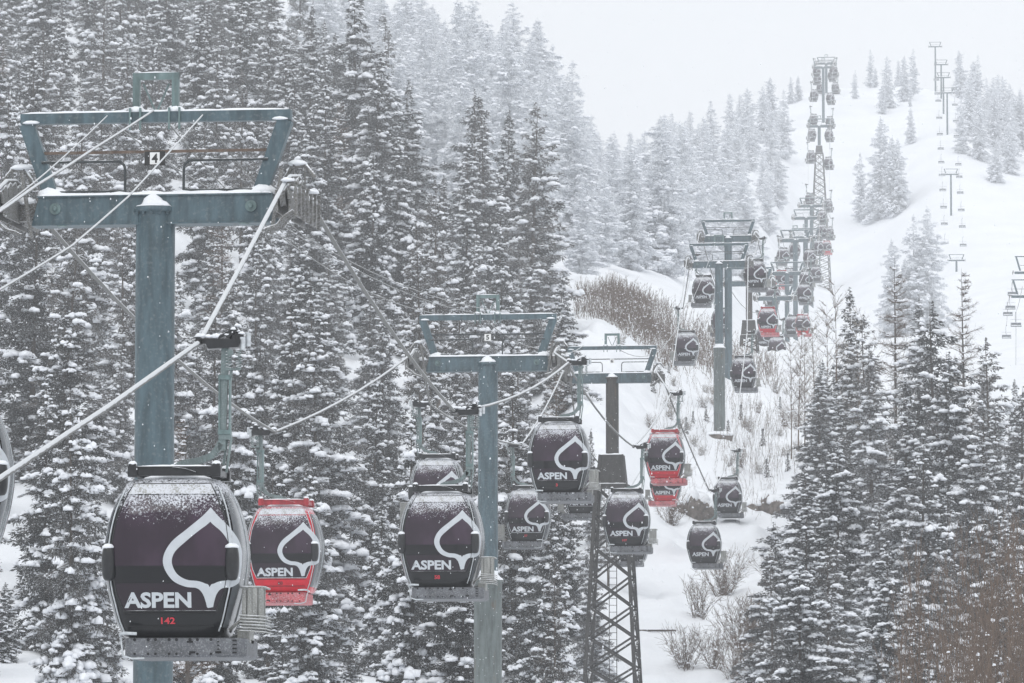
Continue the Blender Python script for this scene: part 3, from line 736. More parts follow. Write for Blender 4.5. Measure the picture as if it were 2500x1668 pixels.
def text_mesh(s, size, embolden, cx, cz, k=1.012, fit=None):
    cu_ = bpy.data.curves.new('t', 'FONT'); cu_.body = s; cu_.size = 1; cu_.offset = embolden; cu_.resolution_u = 3
    o = bpy.data.objects.new('t', cu_); C.objects.link(o)
    bpy.context.view_layer.update()
    dg = bpy.context.evaluated_depsgraph_get(); me = bpy.data.meshes.new_from_object(o.evaluated_get(dg))
    bpy.data.objects.remove(o); bpy.data.curves.remove(cu_)
    V = np.array([v.co[:] for v in me.vertices]); F_ = [tuple(p.vertices) for p in me.polygons]; bpy.data.meshes.remove(me)
    x0, x1 = V[:, 0].min(), V[:, 0].max(); y0, y1 = V[:, 1].min(), V[:, 1].max()
    wd, ht = fit if fit else ((x1 - x0) * size, (y1 - y0) * size)
    X = (V[:, 0] - x0) / (x1 - x0) * wd - wd / 2 + cx; Z = (V[:, 1] - y0) / (y1 - y0) * ht - ht / 2 + cz
    return X, Z, F_
def text_obj(s, fit, cx, cz, mat, parent, name='lettering', k=1.018, flat=None):
    X, Z, F_ = text_mesh(s, 1, .025, cx, cz, k, fit)
    vs = [P(x, z, k) for x, z in zip(X, Z)] if flat is None else [Vector((x, flat, z)) for x, z in zip(X, Z)]
    mb = MB(); mb.add(vs, F_); return mb.build(name, M[mat], parent)
def patch(fn, u, zs, k=1.01):
    vs = []; nu = len(u)
    for z in zs:
        for a in u: vs.append(fn(a, z, k))
    return vs, [(i * nu + j, i * nu + j + 1, (i + 1) * nu + j + 1, (i + 1) * nu + j) for i in range(len(zs) - 1) for j in range(nu - 1)]
def winw(z): return float(np.interp(z, [.42, .7, 1.1, 1.5, 1.9, 2.31, 2.50], [.74, .86, .93, .94, .88, .72, .62]))
MESHC = {}
def cabin_meshes(side, red):
    m = {}; sh = M['shell_red' if red else 'shell_black']; blk = M['black_plastic']
    b = MB(); n = 72; zs = [0, .02, .07] + list(np.arange(.15, 2.46, .11)) + [2.5, 2.54, 2.57, 2.595, 2.61, 2.62]
    vs = []
    for z in zs:
        w_, d_ = wz(z), dz_(z)
        if z == 0: w_ *= .93; d_ *= .93
        for k in range(n):
            a = 2 * math.pi * k / n; c, s = math.cos(a), math.sin(a); e = 2 / NE
            vs.append((w_ * abs(c) ** e * (1 if c >= 0 else -1), d_ * abs(s) ** e * (1 if s >= 0 else -1), z))
    b.add(vs, [(i * n + k, i * n + (k + 1) % n, (i + 1) * n + (k + 1) % n, (i + 1) * n + k) for i in range(len(zs) - 1) for k in range(n)], 0, True)
    b.add(vs[:n], [tuple(reversed(range(n)))]); b.add(vs[-n:], [tuple(range(n))]); m['shell'] = (b, sh)
    # end windows with a seal round them
    for nm, sg in (('window', 1), ('window', -1)):
        wv = MB(); u = np.linspace(-1, 1, 25); zz = np.linspace(.42, 2.30, 28)
        v, f = patch(lambda a, z, k: Vector((P(a * winw(z), z, k).x * sg, P(a * winw(z), z, k).y * sg, z)), u, zz); wv.add(v, f, 0, True)
        m[f'window{sg}'] = (wv, M['window_glass'])
        tr = MB(); tr.add(*patch(lambda a, z, k: Vector((P(a * winw(z), z, k).x * sg, P(a * winw(z), z, k).y * sg, z)), u, np.linspace(2.325, 2.50, 6), 1.012), 0, True)
        m[f'roof_light{sg}'] = (tr, M['roof_window'])
        ou = [(winw(z), z) for z in np.linspace(.42, 2.50, 24)]; loop = ou + [(-a, z) for a, z in reversed(ou)] + [ou[0]]
        full = []
        for (a, z), (a2, z2) in zip(loop[:-1], loop[1:]):
            kk = 12 if abs(a - a2) > .5 else 1
            for q in range(kk): full.append((a + (a2 - a) * q / kk, z + (z2 - z) * q / kk))
        full.append(loop[0]); sl_ = MB()
        sl_.tube([Vector((P(a, z, 1.012).x * sg, P(a, z, 1.012).y * sg, z)) for a, z in full], .010, 5)
        m[f'window_seal{sg}'] = (sl_, M['trim_pale' if (red or side < 0) else 'black_plastic'])
    # side doors: grey glass panels
    for sg in (1, -1):
        sv = MB(); yy = np.linspace(-.92, .92, 18)
        v, f = patch(lambda a, z, k: Vector((sx(a * dz_(z) * .88, z) * k * sg, a * dz_(z) * .88 * k, z)), yy, np.linspace(.16, 2.35, 22)); sv.add(v, f, 0, True)
        m[f'door{sg}'] = (sv, M['side_glass'])
        dv = MB()
        for s2 in (-1, 1):
            dv.tube([Vector((sx(s2 * .86 * dz_(z), z) * 1.015 * sg, s2 * .86 * dz_(z) * 1.01, z)) for z in np.linspace(.1, 2.4, 16)], .014, 5)
        dv.tube([Vector((sx(0, z) * 1.015 * sg, 0, z)) for z in np.linspace(.1, 2.4, 12)], .012, 5)
        m[f'door_frame{sg}'] = (dv, M['trim_pale'])
    # leaf emblem
    outer = crv([(.645, 2.10), (.52, 1.955), (.278, 1.745), (.033, 1.533), (-.089, 1.31), (-.078, 1.11), (.055, .91), (.256, .81), (.44, .785), (.53, .70), (.575, .58), (.60, .467)], 5)
    inner = crv([(.645, 1.862), (.58, 1.80), (.45, 1.70), (.256, 1.533), (.09, 1.37), (.044, 1.2), (.122, 1.02), (.278, .922), (.456, .90), (.567, .862), (.64, .80), (.645, .467)], 5)
    lm = MB()
    def mo(x, a): return .645 + a * math.tanh((.645 - x) / a)
    for mir in (0, 1):
        if mir: o_ = [(mo(x, .55), z) for x, z in outer]; i_ = [(mo(x, .36), z) for x, z in inner]
        else: o_, i_ = list(outer), list(inner)
        i_ = [(x if z > .80 else .645 - .03 * max(0, (.6 - z) / .133), z) for x, z in i_]; o_[-1] = i_[-1]
        vs = []
        for (a, za), (c, zc) in zip(o_, i_):
            for q in range(4): vs.append(P(a + (c - a) * q / 3, za + (zc - za) * q / 3, 1.016))
        L_ = len(o_); lm.add(vs, [(i * 4 + q, i * 4 + q + 1, i * 4 + 4 + q + 1, i * 4 + 4 + q) for i in range(L_ - 1) for q in range(3)], 0, True)
    m['leaf_emblem'] = (lm, M['logo_paint'])
    X, Z, F_ = text_mesh('ASPEN', 1, .036, -.19, .595, fit=(1.08, .255))
    tm = MB(); tm.add([P(x, z, 1.016) for x, z in zip(X, Z)], F_); m['lettering'] = (tm, M['logo_paint'])
    # corner hinge covers
    for sg in (1, -1):
        c = MB(); vs = []
        for i in range(13):
            t_ = math.pi * i / 12
            for k in range(14):
                a = 6.283 * k / 14
                vs.append((sg * 1.0 + .125 * math.sin(t_) ** .45 * math.cos(a), -.93 + .14 * math.sin(t_) ** .45 * math.sin(a), 1.20 + .29 * math.cos(t_)))
        c.add(vs, [(i * 14 + k, (i + 1) * 14 + k, (i + 1) * 14 + (k + 1) % 14, i * 14 + (k + 1) % 14) for i in range(12) for k in range(14)], 0, True)
        c.blob((sg * 1.0, -.93, 1.45), (.12, .13, .07), 1, 10, 5, .15, .3)
        m[f'hinge_cover{sg}'] = (c, [blk, M['snow']])
    # lower panel lines
    pl = MB()
    for z, a in ((.385, .74), (.18, .70)): pl.tube([P(x, z, 1.006) for x in np.linspace(-a, a, 14)], .008, 5)
    m['panel_joint'] = (pl, M['dark_hole'])
    # bumper plate: wide grey tray wrapping round the foot
    bm_ = MB(); out = [(-.74, -.86), (-.70, -1.0), (-.55, -1.04), (.9, -1.04), (1.12, -1.0), (1.24, -.84), (1.25, -.3), (1.25, .6), (1.1, .95), (-.6, .95), (-.74, .8)]
    out = [(x * side, y) for x, y in out]; nn = len(out)
    vs = [(x * .96, y * .97, -.33) for x, y in out] + [(x, y, -.29) for x, y in out] + [(x, y, -.03) for x, y in out] + [(x * .97, y * .97, -.015) for x, y in out]
    fs = [(r * nn + i, r * nn + (i + 1) % nn, (r + 1) * nn + (i + 1) % nn, (r + 1) * nn + i) for r in range(3) for i in range(nn)]
    bm_.add(vs, fs + [tuple(reversed(range(nn))), tuple(range(3 * nn, 4 * nn))], 0)
    hl = MB()
    for i in range(8):
        x = side * (-.56 + i * .17 + (.05 if i % 2 else 0))
        hl.lathe([(.0, -.004), (.026, -.004), (.026, .0)], (x, -1.042, -.045), 10, 0, 'y'); hl.lathe([(.0, -.004), (.022, -.004), (.022, .0)], (x, -1.042, -.275), 10, 0, 'y')
    for x in (.34, .38, .80): hl.box((side * x, -1.043, -.08 if x == .34 else -.25), (.10, .008, .035))
    for i in range(4):
        hl.box((side * .80, -1.043, -.08 - i * .06), (.035, .008, .02)); 
        a = Vector((side * 1.06, -1.015, -.06 - i * .065)); hl.box(a, (.07, .02, .025), 0, Matrix.Rotation(side * .18, 3, 'Z'))
    bm_.add(hl.v, hl.f, 1); m['bumper'] = (bm_, [M['bumper_red' if red else 'bumper_grey'], M['dark_hole']])
    hk = MB()
    hk.tube([(side * -.82, -.80, .02), (side * -.80, -1.04, .05), (side * -.72, -1.10, .06), (side * -.52, -1.10, .05)], .026, 8)
    hk.tube([(side * -.80, -.9, .0), (side * -.78, -1.0, -.1), (side * -.75, -1.04, -.30), (side * -.6, -1.07, -.35), (side * -.40, -1.06, -.345)], .016, 6)
    m['hook'] = (hk, M['trim_pale'])
    # ski rack on the door side
    rk = MB(); cx_ = side * 1.30
    for i in range(11):
        a = math.pi * (-.05 + 1.1 * i / 10) - math.pi / 2; r_ = .165
        rk.box((cx_ + side * r_ * math.cos(a) * .95, -.25 + .5 * math.sin(a) * .8, .50), (.014 if abs(math.cos(a)) > .5 else .05, .09 if abs(math.cos(a)) > .5 else .02, .68))
    for yy in (-.62, -.25): 
        for q in range(4): rk.box((cx_ + side * (-.13 + q * .09), yy - .03, .50), (.065, .02, .66))
    for zz in (.2, .82): rk.tube([(cx_ - side * .16, -.66, zz), (cx_ + side * .13, -.66, zz), (cx_ + side * .19, -.5, zz), (cx_ + side * .19, .2, zz), (cx_ - side * .14, .25, zz)], .018, 6)
    for q in range(6): rk.tube([(cx_ - side * .2, -.70, .36 - q * .05), (cx_ + side * .16, -.71, .34 - q * .05), (cx_ + side * .21, -.5, .34 - q * .05), (cx_ + side * .21, .2, .34 - q * .05)], .013, 5)
    rk.tube([(side * .92, -.55, .13), (cx_ - side * .12, -.62, .34)], .03, 6); rk.tube([(side * .9, -.3, .0), (cx_ - side * .05, -.4, .14)], .03, 6)
    rk.box((cx_ - side * .15, -.25, .03), (.2, .6, .22), 0)
    m['ski_rack'] = (rk, M['rack_metal'])
    # roof carrier
    rf = MB(); rm = M['red_plastic' if red else 'black_plastic']
    for yy in (-.62, .62):
        rf.box((.03, yy, 2.70), (1.36, .09, .13)); rf.box((.03, yy, 2.775), (1.40, .13, .02))
        for q in (-.66, .71): rf.box((q, yy, 2.70), (.15, .2, .17)); rf.box((q, yy - .02, 2.80), (.12, .15, .05))
        rf.tube([(0, yy - .1, 2.76), (.2, yy - .12, 2.74), (.38, yy - .12, 2.68)], .012, 5)
    for q in (-.66, .71): rf.box((q, 0, 2.70), (.08, 1.3, .09))
    m['roof_carrier'] = (rf, rm)
    sn = MB()
    for yy in (-.62, .62): sn.snowstrip(-.58, .62, yy, 2.785, .12, .035, 4)
    for yy in (-.64, .60):
        for q in (-.66, .71): sn.blob((q, yy, 2.825), (.075, .09, .055), 0, 8, 5)
    sn.blob((0, 0, 2.60), (.58, .56, .10), 0, 20, 8, .05, .2)
    m['roof_snow'] = (sn, M['snow'])
    # hanger arm
    ha = MB()
    pts = crv([(side * -.10, 0, 2.72), (side * .05, 0, 2.86), (side * .35, 0, 2.92), (side * .58, 0, 3.02), (side * .70, 0, 3.2)], 4)
    for a, c in zip(pts[:-1], pts[1:]): ha.bar(a, c, .11, .12)
    ha.bar((side * .72, 0, 3.08), (side * .77, 0, 4.78), .12, .12)
    ha.bar((side * .88, -.05, 3.28), (side * .80, -.05, 2.72), .035, .05); ha.bar((side * .80, .05, 3.28), (side * .74, .05, 2.85), .04, .05)
    ha.box((side * .78, 0, 3.30), (.20, .16, .08))
    ha.tube([(side * -.45, .05, 2.72), (side * -.1, .05, 2.84), (side * .2, .05, 2.86)], .03, 6)
    m['hanger_arm'] = (ha, M['galvanised'])
    slv = MB()
    for q in (-.075, .095): slv.box((side * (.755 + q), 0, 3.85), (.028, .17, .95))
    for z in (4.28, 3.38): slv.box((side * .765, 0, z), (.21, .19, .075))
    m['sleeve'] = (slv, M['tower_teal'])
    gp = MB()
    gp.hexa([Vector((side * x, y, z)) for x, y, z in ((.50, -.14, 4.745), (1.0, -.14, 4.77), (1.0, .14, 4.77), (.50, .14, 4.745), (.42, -.14, 4.915), (1.03, -.14, 4.90), (1.03, .14, 4.90), (.42, .14, 4.915))])
    gp.box((side * .40, 0, 4.88), (.12, .16, .09)); gp.box((side * .34, 0, 4.87), (.08, .42, .13))
    for i in range(2):
        gp.bar((side * (.66 + .14 * i), -.05, 4.93), (side * (.92 + .05 * i), -.05, 5.06 + .03 * i), .05, .08)
    for i in range(3): gp.tube([(side * (.90 + .05 * i), .0, 4.9), (side * (.90 + .05 * i), .0, 4.99 + .02 * i)], .07, 8)
    m['grip'] = (gp, M['black_plastic'])
    sp = MB()
    for q in (.84, 1.0):
        pts = [(side * (q + .045 * math.cos(a)), -.12 + .045 * math.sin(a), 4.72 - .30 * a / (6.283 * 6)) for a in np.linspace(0, 6.283 * 6, 60)]
        sp.tube(pts, .012, 4)
    sp.box((side * .91, -.12, 4.41), (.24, .09, .03)); sp.tube([(side * .88, -.12, 4.40), (side * .88, -.12, 4.27)], .025, 6)
    sp.lathe([(.055, -.02), (.055, .02)], (side * .87, -.17, 4.68), 12, 0, 'y')
    m['spring'] = (sp, M['galvanised'])
    rl = MB(); rl.tube([(side * 1.06, -.06, 4.73), (side * 1.06, -.06, 4.94)], .045, 10); rl.tube([(side * 1.14, .04, 4.80), (side * 1.14, .04, 5.02)], .045, 10)
    m['roller'] = (rl, M['trim_pale'])
    gs = MB()
    for q, z, r_ in ((.36, 4.96, .09), (.50, 4.95, .07), (.62, 4.95, .10), (.80, 4.98, .07), (.92, 5.07, .07), (.98, 5.13, .06), (1.03, 5.0, .06)): gs.blob((side * q, -.02, z), (r_, .1, r_ * .6), 0, 8, 5, .2)
    m['grip_snow'] = (gs, M['snow'])
    return {k: (v[0].mesh(k.rstrip('-1'), v[1])) for k, v in m.items()}
SUB = {'lettering': 'shell', 'leaf_emblem': 'shell', 'panel_joint': 'shell', 'window_seal1': 'window1', 'window_seal-1': 'window-1', 'door_frame1': 'door1', 'door_frame-1': 'door-1',
       'roof_snow': 'roof_carrier', 'sleeve': 'hanger_arm', 'spring': 'grip', 'roller': 'grip', 'grip_snow': 'grip'}
def cabin(x, y, z, side, red, label, number=None, numc='number_red', group=None, yaw=-5.0):
    key = (side, red)
    if key not in MESHC: MESHC[key] = cabin_meshes(side, red)
    ms = MESHC[key]; root = empty('gondola_cabin', (x, y, z), R_(yaw), label, 'gondola', group)
    made = {}
    for k in ms:
        if k not in SUB: made[k] = link(k.rstrip('-1'), ms[k], root)
    for k in SUB: link(k.rstrip('-1'), ms[k], made[SUB[k]])
    if number:
        text_obj(number, (.075 * len(number), .105), -.03, .265, numc, made['shell'], 'cabin_number', 1.016)
    return root
# (x, y of body centre in the 2350-wide view, depth, side, red, label, number)
GC = 'gondola cabins strung along the cables'
CAB = [
 (408, 1283, 93, 1, 0, 'largest black cabin with red number 142, in front of the nearest tower', '142'),
 (1014, 1241, 156, 1, 0, 'black cabin with red number 58 in front of the left part of tower 5', '58'),
 (1284, 1052, 210, 1, 0, 'black cabin hanging between the blue column of tower 5 and brown column of tower 6', '3'),
 (1438, 1193, 276, 1, 0, 'black cabin in front of the top of the dark lattice mast', '107'),
 (1526, 1047, 323, 1, 1, 'brighter upper red cabin directly above another red cabin over the open snow', None),
 (1616, 1249, 376, 1, 0, 'lowest small black cabin over the open snow at centre right', None),
 (1670, 1140, 441, 1, 0, 'greyish cabin above and right of the lowest small cabin over the snow', None),
 (1706, 857, 492, 1, 0, 'black cabin just right of the flange of the bare middle column', None),
 (1733, 631, 551, 1, 0, 'black cabin hanging under the right pulleys of the upper middle tower', None),
 (1762, 737, 610, 1, 1, 'red bottomed cabin right of the dark lattice box tower', None),
 (-122, 1092, 98, -1, 0, 'black cabin cut off by the left edge of the picture', None),
 (655, 1262, 171, -1, 1, 'large red cabin with number 60 right of the largest black cabin', '60'),
 (1005, 1128, 231, -1, 0, 'black cabin whose top shows just above cabin 58', None),
 (1212, 1184, 284, -1, 0, 'black cabin with ski rack on its left, beside the blue column of tower 5', '57'),
 (1338, 1130, 341, -1, 0, 'dark cabin whose lower part peeps out between tower 6 and the cabin before it', None),
 (1452, 1246, 395, -1, 0, 'dark cabin mostly hidden behind the lattice mast below its neighbour', None),
 (1528, 1110, 416, -1, 1, 'lower red cabin half covered by the red cabin above it', None),
 (1576, 797, 517, -1, 0, 'black cabin left of the bare middle column above the snowy brow', None),
 (1615, 667, 560, -1, 0, 'black cabin under the left end of the front middle tower crossarm', None),
 (1656, 738, 625, -1, 0, 'dark cabin nearly hidden behind the bare middle column', None),
 (1783, 800, 690, 1, 0, 'greyish cabin below and right of the single red bottomed cabin', None),
]
def c5(x, y): return (1504 + x * .3117, 451.2 + y * .3117)
FAR5 = [(800, 1040, 760, -1, 0), (868, 735, 850, -1, 0), (1095, 715, 830, 1, 0), (1110, 615, 900, 1, 0), (930, 610, 930, -1, 1), (940, 440, 1000, -1, 0), (1135, 450, 1000, 1, 0), (985, 590, 1010, -1, 0), (1180, 570, 1060, 1, 0),
        (1025, 395, 1080, -1, 0), (1195, 375, 1120, 1, 0), (1262, 375, 1290, 1, 1), (1225, 255, 1230, 1, 0), (1280, 270, 1340, 1, 0), (1230, 150, 1300, 1, 0), (1270, 65, 1350, 1, 0), (1085, 945, 800, 1, 1), (1010, 950, 830, -1, 0)]
FAR6 = [(450, 500, 1500, -1, 0), (578, 525, 1500, 1, 0), (445, 695, 1480, -1, 0), (575, 715, 1470, 1, 0), (432, 815, 1440, -1, 0), (567, 820, 1440, 1, 0), (424, 990, 1400, -1, 0), (563, 1040, 1400, 1, 0), (415, 1330, 1330, -1, 0),
        (470, 310, 1560, -1, 0), (605, 305, 1560, 1, 0), (475, 370, 1600, -1, 0), (590, 345, 1590, 1, 0), (618, 440, 1620, 1, 0), (500, 440, 1620, -1, 0)]
f5 = ['faint cabin behind the red bottomed cabin at centre right', 'grey cabin seen through the small tower behind the red bottomed cabin', 'grey cabin lowest in the right column of misty cabins', 'misty cabin second lowest in the right column of cabins',
      'misty red bottomed cabin left of the thin blue column', 'lone misty cabin under the left arm of the fourth middle tower', 'misty cabin under the right arm of the fourth middle tower', 'small misty cabin half behind the thin blue column',
      'misty cabin in front of the lower left leg of the tall lattice mast', 'misty cabin partly behind the column of the fourth middle tower', 'misty cabin left of the misty red one in the tower cluster', 'misty red cabin in front of the tall lattice mast', 'misty cabin in the middle of the tower cluster, left of a twin',
      'misty cabin in the tower cluster, right of its twin', 'misty cabin hanging in front of the lower tall lattice mast', 'misty cabin at right of the tall lattice mast, above the cluster', 'faint red cabin behind the bare twigs at centre right', 'faint dark cabin behind the bare twigs at centre right']
for (x, y, d, s, r, lab, num) in CAB: pass
LINES = {1: [], -1: []}
def put_cabin(px, py, d, s, r, lab, num=None, grp=None):
    c = at(px, py, d); yaw = -5.0 if d > 120 else (-4.0 if s > 0 else 1.0)
    numc = 'number_dark' if r else 'number_red'
    z0 = c.z - 1.31
    cabin(c.x, d, z0, s, bool(r), lab, num, numc, grp, yaw)
    a = R_(yaw); gx = s * .34; LINES[s].append((c.x + gx * math.cos(a), d + gx * math.sin(a), z0 + 4.87))
for (x, y, d, s, r, lab, num) in CAB: put_cabin(x * K, y * K, d, s, r, lab, num)
for (x, y, d, s, r), lab in zip(FAR5, f5):
    X, Y = c5(x, y); put_cabin(X * K, Y * K, d, s, r, lab)
f6 = {0: 'distant cabin on the left cable just below the topmost tower', 1: 'distant cabin on the right cable just below the topmost tower', 2: 'distant cabin level with the head of the tall lattice mast, on its left', 3: 'distant cabin level with the head of the tall lattice mast, on its right',
      4: 'distant cabin just under the left arm of the tall lattice mast', 5: 'distant cabin just under the right arm of the tall lattice mast', 6: 'distant cabin left of the upper lattice of the tall mast', 7: 'distant cabin right of the upper lattice of the tall mast', 8: 'distant cabin left of the lower tall mast, on top of the tower cluster'}
for i, (x, y, d, s, r) in enumerate(FAR6):
    X, Y = c6(x, y); put_cabin(X, Y, d, s, r, f6.get(i, 'faint distant cabin crowded around the topmost tower'), None, None if i in f6 else 'cabins crowded at the topmost tower')

# ------------------------------------------------------------------ towers
GAUGE = 2.74
def tower(x, y, d, label, num=None, footing=False, col_r=.375, yaw=-8.0, flange=None, lattice=None, colmat='tower_paint', det=True, z_head=None, group=None, signbg=False, thin=1.0, roll=.0):
    """x,y: full px of the beam centre; flange: full py of the column joint; lattice: full py of mast top"""
    c = at(x, y, d); g0 = gz(c.x, d); h = c.z - g0
    root = empty('lift_tower', (c.x, d, g0), R_(yaw), label, 'lift tower', group)
    root.rotation_euler = (0, R_(-roll), R_(yaw))
    P_ = M['tower_paint']
    def zpy(py): return at(x, py, d).z - g0
    # column
    mb = MB(); zt = h + .04
    zl = zpy(lattice) if lattice else None
    zb = zl if lattice else (zpy(flange) if flange else -1.0)
    mb.lathe([(col_r * (1.02), zb), (col_r, zt - .14), (col_r * 1.0, zt - .10), (col_r * 1.17, zt - .10), (col_r * 1.17, zt), (col_r, zt)], n=36)
    if det:
        for k in range(16): a = 6.283 * k / 16; mb.box((col_r * 1.09 * math.cos(a), col_r * 1.09 * math.sin(a), zt - .125), (.04, .04, .05))
    colm = mb.build('column', M[colmat], root)
    s = MB(); s.blob((0, 0, zt - .01), (col_r * 1.14, col_r * 1.14, .09), 0, 20, 8, .03, .1); s.blob((0, -.245, zt), (.23, .09, .25), 0, 12, 7, .05, .3); s.blob((.05, -.26, zt), (.30, .12, .14), 0, 12, 7, .05, .3)
    s.build('column_snow', M['snow'], colm)
    if flange:
        mb = MB(); r2 = col_r * 1.42
        mb.lathe([(r2, -1.0), (r2, zb - .08), (r2 * 1.1, zb - .08), (r2 * 1.1, zb), (col_r, zb)], n=36)
        lc = mb.build('lower_column', M['tower_lower'], root)
        s = MB(); s.lathe([(r2 * 1.12, zb + .003), (r2 * 1.06, zb + .07), (r2 * .9, zb + .12), (col_r * 1.05, zb + .22), (col_r * .99, zb + .5)], n=28); s.build('flange_snow', M['snow'], lc)
    if footing:
        mb = MB(); mb.lathe([(1.0, -1.2), (1.15, .05), (1.25, .32), (1.15, .42), (.3, .42)], n=24); fo = mb.build('footing', M['rock'], root)
        s = MB(); s.blob((0, 0, .38), (1.33, 1.28, .36), 0, 26, 9, .05, .15); s.blob((.5, -.5, .34), (.8, .8, .34), 0, 16, 8, .1, .3); s.build('footing_snow', M['snow'], fo)
    if lattice:
        hb = zl; cap = 1.7 if not thin < 1 else 1.7
        mb = MB(); w1, w2 = .66, .82
        mb.hexa([Vector(q) for q in ((-w2, -w2, hb - cap), (w2, -w2, hb - cap), (w2, w2, hb - cap), (-w2, w2, hb - cap), (-w1, -w1, hb), (w1, -w1, hb), (w1, w1, hb), (-w1, w1, hb))])
        for sx_ in (-1, 1): mb.bar((sx_ * w1, -w1, hb), (sx_ * w2, -w2, hb - cap), .14, .1)
        mb.box((0, 0, hb - cap - .12), (1.9, 1.9, .2)); mb.box((0, -w1 - .02, hb - .9), (1.2, .04, .12))
        mb.build('mast_head', M['lattice_paint'], root)
        s = MB(); s.snowstrip(-.6, .6, -.5, hb, .35, .08, 2); s.snowstrip(-.9, .9, -.88, hb - cap - .02, .14, .05, 3); s.build('mast_snow', M['snow'], root)
        mb = MB(); zt2 = hb - cap - .2; zb2 = -1.0; hh = zt2 - zb2; bw = .88 + hh * .052
        def wd(z): return bw + (.88 - bw) * (z - zb2) / hh
        cs = [(-1, -1), (1, -1), (1, 1), (-1, 1)]
        for cx_, cy_ in cs: mb.bar((cx_ * bw, cy_ * bw, zb2), (cx_ * .88, cy_ * .88, zt2), .20, .20)
        mb.build('leg_frame', M['lattice_paint'], root)
        br = MB(); n = max(3, int(hh / 1.6))
        for i in range(n):
            za, zc = zb2 + hh * i / n, zb2 + hh * (i + 1) / n; a, b_ = wd(za), wd(zc)
            for q in range(4):
                p1, p2 = cs[q], cs[(q + 1) % 4]
                br.bar((p1[0] * a, p1[1] * a, za), (p2[0] * b_, p2[1] * b_, zc), .115, .09); br.bar((p2[0] * a, p2[1] * a, za), (p1[0] * b_, p1[1] * b_, zc), .115, .09)
        br.build('bracing', M['lattice_paint'], root)
        ld = MB()
        for q in (-.22, .22): ld.bar((q, .2, zb2), (q, .2, zt2), .04, .04)
        for i in range(int(hh / .4)): ld.bar((-.22, .2, zb2 + i * .4), (.22, .2, zb2 + i * .4), .03, .03, up=(0, 1, 0))
        ld.build('ladder', M['lattice_paint'], root)
    # main beam
    mb = MB(); y0, y1 = -.24, .24
    mb.hexa([Vector(q) for q in ((-2.36, y0, h - .27), (2.36, y0, h - .27), (2.36, y1, h - .27), (-2.36, y1, h - .27), (-2.22, y0, h + .27), (2.30, y0, h + .27), (2.30, y1, h + .27), (-2.22, y1, h + .27))])
    mb.box((0, -.001, h - .285), (4.74, .56, .03)); mb.box((0, -.001, h + .255), (4.50, .54, .03))
    bt = MB()
    for q in (-1.9, 1.9):
        bt.lathe([(.11, -.03), (.11, .0), (.04, .0)], (q, -.25, h + .02), 16, 0, 'y'); bt.lathe([(.035, -.10), (.05, -.08), (.035, -.02)], (q, -.25, h + .02), 10, 0, 'y')
        bt.lathe([(.0, 0), (.10, .0), (.10, -.02)], (q * .93, -.27, h - .305), 12, 0, 'z')
    mb.add(bt.v, bt.f, 1); bmo = mb.build('crossbeam', [P_, M['tower_teal']], root)
    s = MB(); s.snowstrip(-2.24, 2.28, 0, h + .268, .52, .085, int(d), n=26)
    for q in (-2.0, 2.1): s.blob((q, 0, h + .27), (.30, .24, .20), 0, 12, 6, .1, .1)
    s.build('beam_snow', M['snow'], bmo)
    # raised frame
    ht = h + 1.78; tb = MB(); tb.box((0, .0, ht), (5.26, .20, .20)); tbo = tb.build('top_bar', P_, root)
    s = MB(); s.snowstrip(-2.6, 2.6, 0, ht + .10, .2, .045, int(d) + 1, n=30)
    for q in (-.38, .38): s.blob((q, 0, ht + .11), (.18, .12, .12), 0, 10, 5, .1, .2)
    s.build('bar_snow', M['snow'], tbo)
    for sg in (-1, 1):
        u = MB(); u.bar((sg * 2.02, .0, h + .26), (sg * 2.52, .0, ht - .09), .28, .22); uo = u.build('upright', P_, root)
        s = MB(); s.blob((sg * 2.42, -.12, ht - .085), (.17, .05, .05), 0, 8, 5); s.build('upright_snow', M['snow'], uo)
    lf = MB(); zf0 = ht + .1
    lf.box((-.38, 0, zf0 + .32), (.13, .13, .86)); lf.box((.38, 0, zf0 + .32), (.13, .13, .86)); lf.box((0, 0, zf0 + .69), (.89, .131, .13))
    for q in (-.38, .38):
        for e in (-.1, .1): lf.box((q + e, -.13, ht - .04), (.035, .06, .42))
    lf.bar((-.25, .02, zf0 + .55), (.0, .02, zf0 - .02), .03, .03); lf.bar((.25, .02, zf0 + .55), (.0, .02, zf0 - .02), .03, .03)
    lfo = lf.build('lifting_frame', M['tower_teal'], root)
    s = MB(); s.snowstrip(-.43, .43, 0, zf0 + .755, .13, .03, 7); s.build('frame_snow', M['snow'], lfo)
    mr = MB(); mr.bar((-2.25, 0, h + 1.12), (2.27, 0, h + 1.12), .05, .07); mr.build('middle_rail', M['rust_rail'] if d < 150 else M['rail_paint'], root)
    r_ = .028
    for sg in (-1, 1):
        hr = MB()
        hr.tube(crv([(sg * 2.2, -.12, h + .93), (sg * .80, -.12, h + .93), (sg * .66, -.12, h + .91), (sg * .58, -.12, h + .82), (sg * .57, -.12, h + .6), (sg * .57, -.12, h + .27)], 3), r_, 6)
        hr.tube([(sg * .57, -.12, h + .36), (sg * 2.1, -.12, h + .36)], .024, 6)
        hr.build('handrail', M['rail_paint'], root)
